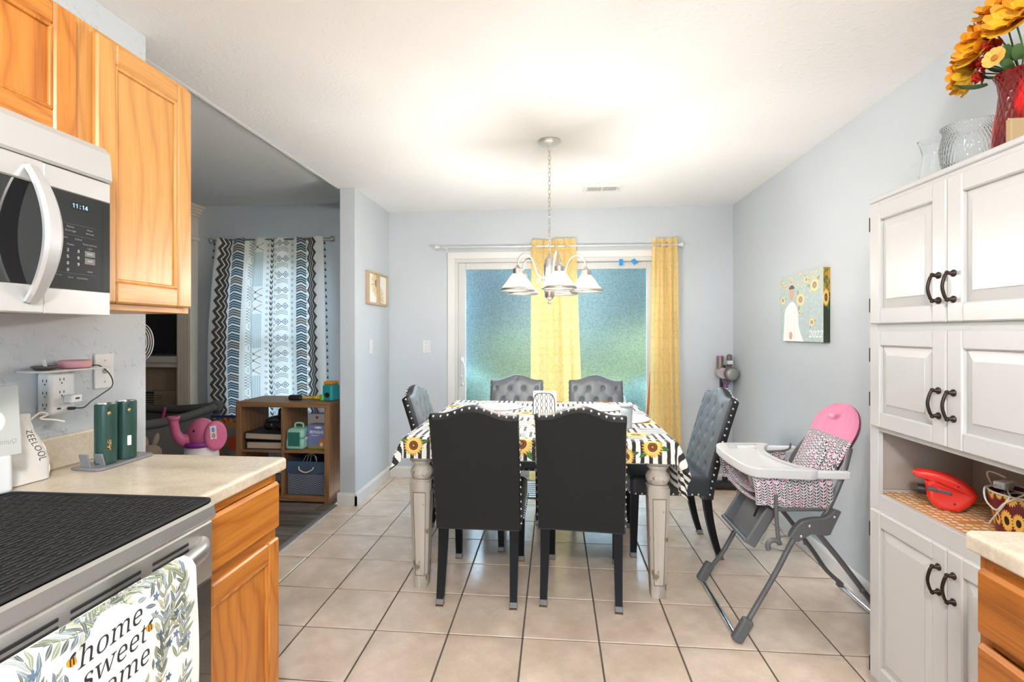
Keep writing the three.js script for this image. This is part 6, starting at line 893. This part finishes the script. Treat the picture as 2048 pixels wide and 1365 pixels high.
{ // two by two cube shelf
  const x0 = -2.502, x1 = -1.738, z0 = -4.045, z1 = -3.66, H = 0.785, t = 0.04, s = thing('cube_shelf', 'brown wooden two by two cube shelf beside the divider wall', 'shelf', [(x0 + x1) / 2, 0, (z0 + z1) / 2], 0.0);
  const w = (x1 - x0) / 2, d = (z1 - z0) / 2;
  part('side_panel', bb(-w, -w + t, 0.0006, H - t, -d, d, 0.002), M.shelf, s); part('side_panel', bb(w - t, w, 0.0006, H - t, -d, d, 0.002), M.shelf, s);
  part('top_panel', bb(-w, w, H - t, H, -d, d, 0.002, 'x'), M.shelf, s); part('bottom_panel', bb(-w + t, w - t, 0.015, 0.055, -d, d, 0.002, 'x'), M.shelf, s);
  part('upright', bb(-0.009, 0.009, 0.055, H - t, -d, d - 0.002, 0.001), M.shelf, s); for (const q of [-1, 1]) part('middle_shelf', bb(q > 0 ? 0.0095 : -w + t, q > 0 ? w - t : -0.0095, 0.39, 0.408, -d, d - 0.002, 0.001, 'x'), M.shelf, s);
  const X = (x0 + x1) / 2, Z = (z0 + z1) / 2, y1 = 0.4085, y0 = 0.0555;
  const bookM = std(lin(0.02, 0.02, 0.022), 0.5), pg = std(lin(0.5, 0.42, 0.33), 0.9);
  const book = (label, y, h, dx, rz) => { const b = thing('album', label, 'book', [X - 0.172 + dx, y, Z + 0.04]); b.rotation.z = rz; part('cover', [bb(-0.155, 0.155, 0, 0.006, -0.13, 0.13, 0.001), bb(-0.155, 0.155, h - 0.006, h, -0.13, 0.13, 0.001), bb(-0.155, -0.149, 0, h, -0.13, 0.13, 0.001)], bookM, b); part('pages', bb(-0.146, 0.147, 0.0065, h - 0.0065, -0.125, 0.124, 0.001), pg, b, 'tan page block'); };
  book('thick black album at the bottom of the upper left cube', y1, 0.062, 0.012, 0); book('black album tilted on top of the other album', y1 + 0.0735, 0.056, 0.0, -0.025);
  const g = thing('goggles', 'black mirrored goggles lying on the albums', 'goggles', [X - 0.12, y1 + 0.134, Z + 0.07]); part('frame', mv(rb(0.19, 0.075, 0.07, 0.03), 0, 0.038, 0), M.black, g); for (const q of [-1, 1]) part('lens', mv(new THREE.SphereGeometry(0.04, 16, 12).scale(1.1, 0.85, 0.55), q * 0.047, 0.038, 0.022), M.blackGlass, g); part('strap', tube([[-0.09, 0.04, 0], [-0.1, 0.08, -0.05], [0, 0.1, -0.08], [0.09, 0.08, -0.05], [0.09, 0.04, 0]], 0.008, 40, 6), M.black, g);
  const cmr = thing('camera', 'dark video camera behind the goggles in the upper left cube', 'camera', [X - 0.16, y1 + 0.132, Z - 0.1]); part('body', rb(0.16, 0.09, 0.08, 0.015, 0.04, 0.045, 0), M.black, cmr); part('lens', mv(cyl(0.035, 0.035, 0.06, 0, 0, 0, 20), -0.05, 0.06, 0.03, PI / 2), M.greyPlastic, cmr); part('grip', rb(0.03, 0.12, 0.05, 0.01, 0.03, 0.06, 0.02), std(lin(0.3, 0.25, 0.2), 0.5), cmr); part('handle', tube([[-0.03, 0.09, 0], [-0.02, 0.145, 0], [0.08, 0.15, 0], [0.1, 0.09, 0]], 0.011, 30, 8), M.black, cmr);
  const pc = thing('toy_pet_carrier', 'mint toy pet carrier in the upper right cube', 'toy', [X + 0.085, y1, Z + 0.09]); const mint = std(lin(0.30, 0.62, 0.52), 0.4), teal = std(lin(0.03, 0.17, 0.14), 0.4);
  part('shell', [rb(0.145, 0.085, 0.16, 0.02, 0, 0.043, 0, 3), rb(0.14, 0.085, 0.155, 0.03, 0, 0.122, 0, 4)], mint, pc); part('door', mv(rb(0.095, 0.108, 0.01, 0.02), 0, 0.085, 0.08), teal, pc, 'dark teal door'); part('handle', tube([[-0.035, 0.158, 0], [-0.028, 0.195, 0], [0.028, 0.195, 0], [0.035, 0.158, 0]], 0.008, 30, 8), mint, pc); for (const q of [-1, 1]) part('latch', rb(0.012, 0.022, 0.03, 0.004, q * 0.076, 0.085, 0.03), M.whitePlastic, pc);
  const bt = paint(256, 384, (c, w, h) => { c.fillStyle = '#7d86b8'; c.fillRect(0, 0, w, h); c.fillStyle = '#eef0f4'; c.beginPath(); c.ellipse(150, 44, 52, 18, 0, 0, 7); c.fill(); c.font = 'bold 62px sans-serif'; c.fillText('BINGO', 26, 140); c.fillRect(50, 165, 120, 5); c.fillRect(50, 178, 90, 4); c.fillStyle = '#9aa05a'; c.beginPath(); c.moveTo(0, 350); c.quadraticCurveTo(120, 315, 256, 330); c.lineTo(256, 384); c.lineTo(0, 384); c.fill(); c.fillStyle = '#cf8a45'; c.beginPath(); c.ellipse(205, 285, 42, 70, 0, 0, 7); c.fill(); c.fillStyle = '#f0dcc0'; c.beginPath(); c.ellipse(198, 315, 22, 32, 0, 0, 7); c.fill(); });
  const bx = thing('toy_box', 'lavender blue printed toy box beside the mint carrier', 'box', [X + 0.245, y1, Z + 0.07], -0.08); const bgm = bev(0.15, 0.19, 0.09, 0.001); { const p = bgm.attributes.position, uv = bgm.attributes.uv; for (let i = 0; i < p.count; i++) uv.setXY(i, p.getX(i) / 0.15 + 0.5, p.getY(i) / 0.19 + 0.5); } part('carton', bgm.translate(0, 0.0955, 0), std(0xffffff, 0.5, { map: bt }), bx);
  const wb = thing('white_carton', 'white carton with small red emblem behind the toy carrier', 'box', [X + 0.17, y1, Z - 0.07]); part('carton', bb(-0.08, 0.08, 0, 0.25, -0.035, 0.035, 0.002), std(lin(0.5, 0.48, 0.47), 0.6), wb); part('emblem', mv(bev(0.022, 0.022, 0.001, 0.0003), 0, 0.222, 0.0356, 0, 0, PI / 4), std(lin(0.5, 0.03, 0.04), 0.5), wb, 'red diamond emblem');
  const ht = pix(128, 128, (x, y) => { const k = ((x % 64) < 32 ? (x + y) : (y - x + 128)) % 16; return k < 3 ? [205, 205, 205] : [58, 74, 96]; }, true, [7, 7]);
  const bk = thing('storage_basket', 'navy fabric basket with rope handle in the lower right cube', 'basket', [X + 0.182, y0, Z + 0.0]); const navy = std(lin(0.045, 0.085, 0.15), 0.85);
  part('lower_fabric', bb(-0.155, 0.155, 0.0005, 0.165, -0.165, 0.165, 0.006), std(0xffffff, 0.9, { map: ht }), bk, 'herringbone woven lower half');
  part('upper_fabric', [bb(-0.157, 0.157, 0.1655, 0.262, 0.155, 0.167, 0.003), bb(-0.157, 0.157, 0.1655, 0.262, -0.167, -0.155, 0.003), bb(-0.157, -0.147, 0.1655, 0.262, -0.155, 0.155, 0.003), bb(0.147, 0.157, 0.1655, 0.262, -0.155, 0.155, 0.003)], navy, bk, 'plain navy upper half'); part('rope_handle', tube([[-0.06, 0.225, 0.166], [-0.05, 0.2, 0.175], [0, 0.182, 0.178], [0.05, 0.2, 0.175], [0.06, 0.222, 0.166]], 0.0055, 30, 8), std(lin(0.62, 0.5, 0.36), 0.8), bk, 'cream rope handle');
  const cb = solid('basket_cables', [0, 1, 2].map(k => tube([[-0.06 + k * 0.03, 0.24, 0.1], [-0.02 + k * 0.02, 0.3, 0.11], [0.03 + k * 0.01, 0.305 - k * 0.01, 0.1], [0.05, 0.24, 0.09]], 0.0028, 30, 6)), std(lin(0.5, 0.5, 0.48), 0.5), 'pale cables looping out of the navy basket', 'cables'); cb.position.set(X + 0.18, y0, Z);
  const vs = thing('toy_car', 'small dark toy car in the lower left cube', 'toy', [X - 0.105, y0, Z + 0.08], 0.3); part('chassis', rb(0.1, 0.05, 0.14, 0.015, 0, 0.055, 0), std(lin(0.12, 0.13, 0.12), 0.4), vs); part('cab', rb(0.08, 0.06, 0.07, 0.02, 0, 0.105, -0.01), M.greyPlastic, vs); for (const a of [-1, 1]) for (const b of [-1, 1]) part('wheel', mv(cyl(0.032, 0.032, 0.024, 0, -0.012, 0, 16), a * 0.052, 0.032, b * 0.045, 0, 0, PI / 2), M.black, vs);
  // on top of the shelf
  const mm = thing('toy_mallet', 'yellow handled toy mallet with black head on the shelf', 'toy', [X + 0.08, H + 0.0005, Z + 0.07], 0.08); part('stick', rod([-0.1, 0.02, 0], [0.19, 0.022, 0], 0.008, 10), std(lin(0.75, 0.42, 0.02), 0.4), mm); part('head', mv(rb(0.11, 0.044, 0.05, 0.02), -0.035, 0.022, 0), M.black, mm); part('grip', mv(lathe([[0, 0], [0.013, 0.002], [0.017, 0.02], [0.012, 0.06], [0.016, 0.09], [0, 0.1]], 16), 0.11, 0.021, 0, 0, 0, -PI / 2), std(lin(0.75, 0.4, 0.02), 0.4), mm);
  const tq = thing('toy_projector', 'teal toy box with orange top on the shelf corner', 'toy', [X + 0.335, H + 0.0005, Z + 0.06], -0.3); part('case', rb(0.1, 0.13, 0.1, 0.018, 0, 0.066, 0), std(lin(0.03, 0.32, 0.33), 0.4), tq); part('top', rb(0.085, 0.025, 0.085, 0.01, 0, 0.143, 0), std(lin(0.8, 0.3, 0.02), 0.4), tq); part('lens', mv(cyl(0.02, 0.02, 0.01, 0, 0, 0, 18), 0.01, 0.05, 0.05, PI / 2), M.black, tq); part('corner', rb(0.04, 0.05, 0.03, 0.01, -0.05, 0.026, 0.045), std(lin(0.2, 0.5, 0.05), 0.4), tq);
}
{ // playpen
  const p = thing('playpen', 'grey fabric playpen with mesh sides', 'playpen', [-3.36, 0, -3.55], 0.06), fab = std(lin(0.115, 0.11, 0.105), 0.8), mesh = std(lin(0.2, 0.19, 0.18), 0.8, { transmission: 0.35, thickness: 0, side: THREE.DoubleSide });
  const hx = 0.43, hz = 0.5, y = 0.68; const rail = (a, b) => { const A = V(...a), B = V(...b), pts = []; for (let k = 0; k <= 8; k++) { const t = k / 8, q = A.clone().lerp(B, t); pts.push([q.x, q.y - 0.025 * Math.sin(PI * t), q.z]); } return tube(pts, 0.034, 32, 12); };
  for (const [a, b] of [[[-hx, y, -hz], [hx, y, -hz]], [[hx, y, -hz], [hx, y, hz]], [[hx, y, hz], [-hx, y, hz]], [[-hx, y, hz], [-hx, y, -hz]]]) part('top_rail', rail(a, b), fab, p);
  for (const a of [-1, 1]) for (const b of [-1, 1]) part('corner_post', [rod([a * hx, 0.02, b * hz], [a * hx, y, b * hz], 0.026, 12), rb(0.09, 0.1, 0.09, 0.03, a * hx, y, b * hz), rb(0.06, 0.04, 0.06, 0.01, a * hx, 0.0205, b * hz)], fab, p);
  for (const [w, x, z, ry] of [[hz * 2 - 0.1, hx, 0, PI / 2], [hz * 2 - 0.1, -hx, 0, PI / 2], [hx * 2 - 0.1, 0, hz, 0], [hx * 2 - 0.1, 0, -hz, 0]]) part('mesh_side', mv(bev(w, 0.56, 0.004, 0.001), x, 0.36, z, 0, ry, 0), mesh, p, 'see-through mesh side');
  part('floor_pad', bb(-hx + 0.03, hx - 0.03, 0.06, 0.1, -hz + 0.03, hz - 0.03, 0.01), fab, p);
  solid('pink_clip', mv(rb(0.016, 0.1, 0.022, 0.007), -2.905, 0.725, -3.42, 0.1, 0, -0.35), std(lin(0.5, 0.05, 0.2), 0.4), 'pink plastic clip on the playpen rail', 'clip');
}
{ // plush rabbit in front of the playpen
  const r = thing('plush_rabbit', 'cream plush rabbit with pink scarf beside the playpen', 'plush toy', [-2.78, 0, -3.16], 0.9), fur = std(lin(0.55, 0.45, 0.36), 0.95);
  part('body', [new THREE.SphereGeometry(0.1, 18, 14).scale(1, 1.7, 0.9).translate(0, 0.165, 0), new THREE.SphereGeometry(0.085, 16, 12).translate(0, 0.37, 0.01).scale(1, 1, 1)], fur, r); part('head', mv(new THREE.SphereGeometry(0.062, 18, 14).scale(1, 0.9, 1.05), 0, 0.5, 0.02), fur, r); for (const q of [-1, 1]) part('ear', mv(new THREE.SphereGeometry(0.018, 10, 10).scale(1, 2.8, 0.6), q * 0.03, 0.58, 0, 0, 0, q * -0.25), fur, r); part('scarf', mv(new THREE.TorusGeometry(0.058, 0.018, 8, 24), 0, 0.445, 0.01, PI / 2), std(lin(0.62, 0.25, 0.28), 0.9), r, 'pink scarf'); for (const q of [-1, 1]) part('leg', mv(new THREE.SphereGeometry(0.05, 12, 10).scale(0.8, 0.7, 1.6), q * 0.07, 0.036, 0.09), fur, r);
}
{ // pink elephant toy
  const e = thing('elephant_toy', 'pink plastic elephant toy with lattice drum', 'toy', [-2.42, 0, -3.18], 0.45), pk = (e.scale.set(0.76, 1.13, 0.76), std)(lin(0.72, 0.16, 0.33), 0.3, { clearcoat: 0.3 }), pu = std(lin(0.28, 0.04, 0.33), 0.35);
  const lat = paint(256, 128, (c, w, h) => { c.fillStyle = '#efe7ea'; c.fillRect(0, 0, w, h); for (let k = 0; k < 8; k++) for (let j = 0; j < 4; j++) { c.fillStyle = (k + j) % 3 ? '#7d2c46' : '#8a3f9c'; c.save(); c.translate(k * 32 + (j % 2) * 16, j * 32 + 16); c.rotate(PI / 4); c.fillRect(-8, -8, 16, 16); c.restore(); } });
  part('drum', lathe([[0, 0], [0.16, 0], [0.17, 0.02], [0.155, 0.3], [0.128, 0.5], [0, 0.5]], 32), std(0xffffff, 0.45, { map: lat }), e, 'white lattice drum'); part('collar', mv(new THREE.TorusGeometry(0.128, 0.016, 10, 36), 0, 0.505, 0, PI / 2), pu, e, 'purple collar ring');
  part('head', mv(new THREE.SphereGeometry(0.118, 24, 18).scale(1, 0.86, 0.95), 0.0, 0.555, 0), pk, e); part('trunk', [tube([[-0.06, 0.54, 0.04], [-0.13, 0.535, 0.06], [-0.175, 0.57, 0.07], [-0.195, 0.63, 0.07], [-0.2, 0.665, 0.07]], 0.036, 40, 14), mv(lathe([[0.036, 0], [0.05, 0.012], [0.05, 0.026], [0.034, 0.026], [0.03, 0]], 20), -0.2, 0.655, 0.07)], pk, e, 'raised pink trunk');
  const ear = part('ear', mv(lathe([[0, 0.016], [0.07, 0.016], [0.088, 0.004], [0.09, -0.008], [0, -0.016]], 28), 0.13, 0.555, 0.1, PI / 2 - 0.1, 0.35, 0), pk, e, 'round pink ear'); part('ear_sticker', mv(rb(0.05, 0.115, 0.004, 0.02), 0.115, 0.56, 0.1215, 0, 0.35, 0.1), std(0xffffff, 0.4, { map: paint(64, 128, (c, w, h) => { c.fillStyle = '#d8dff0'; c.fillRect(0, 0, w, h);[['#4468b0', 26], ['#d8662c', 64], ['#b8352c', 100]].forEach(([k, y]) => { c.fillStyle = k; c.beginPath(); c.arc(32, y, 15, 0, 7); c.fill(); c.fillStyle = '#f2e3a0'; c.beginPath(); c.arc(32, y, 5, 0, 7); c.fill(); }); }) }), ear, 'printed flower sticker');
  part('eye', ball(0.009, -0.04, 0.59, 0.098, 8), M.black, e);
}
{ // child's painted cardboard panel
  const tx = paint(256, 320, (c, w, h) => { c.fillStyle = '#a9764a'; c.fillRect(0, 0, w, h); c.fillStyle = '#1f3f70'; c.fillRect(0, 0, w, 16); c.fillRect(0, 0, 12, h); for (let k = 0; k < 40; k++) { c.fillStyle = ['#b5422e', '#c98c2c', '#3b6a9c'][k % 3]; c.beginPath(); c.arc(rr(14, w), rr(16, 44), rr(3, 9), 0, 7); c.fill(); } c.fillStyle = '#7f7a70'; c.beginPath(); c.ellipse(170, 180, 92, 100, 0, 0, 7); c.fill(); c.fillStyle = '#b5452f'; c.beginPath(); c.arc(178, 180, 50, 0, 7); c.fill(); c.fillStyle = '#c4bfb2'; c.fillRect(30, 50, 42, 40); });
  const g = bev(0.3, 0.64, 0.02, 0.002); { const p = g.attributes.position, uv = g.attributes.uv; for (let i = 0; i < p.count; i++) uv.setXY(i, p.getX(i) / 0.3 + 0.5, p.getY(i) / 0.64 * 1.6 + 0.2); }
  solid('cardboard_panel', mv(g, 0, 0.3255, 0, -0.03), std(0xffffff, 0.85, { map: tx }), 'painted cardboard panel with red circle beside the cube shelf', 'cardboard').position.set(-2.685, 0, -3.83);
}
renderer.render(scene, camera);
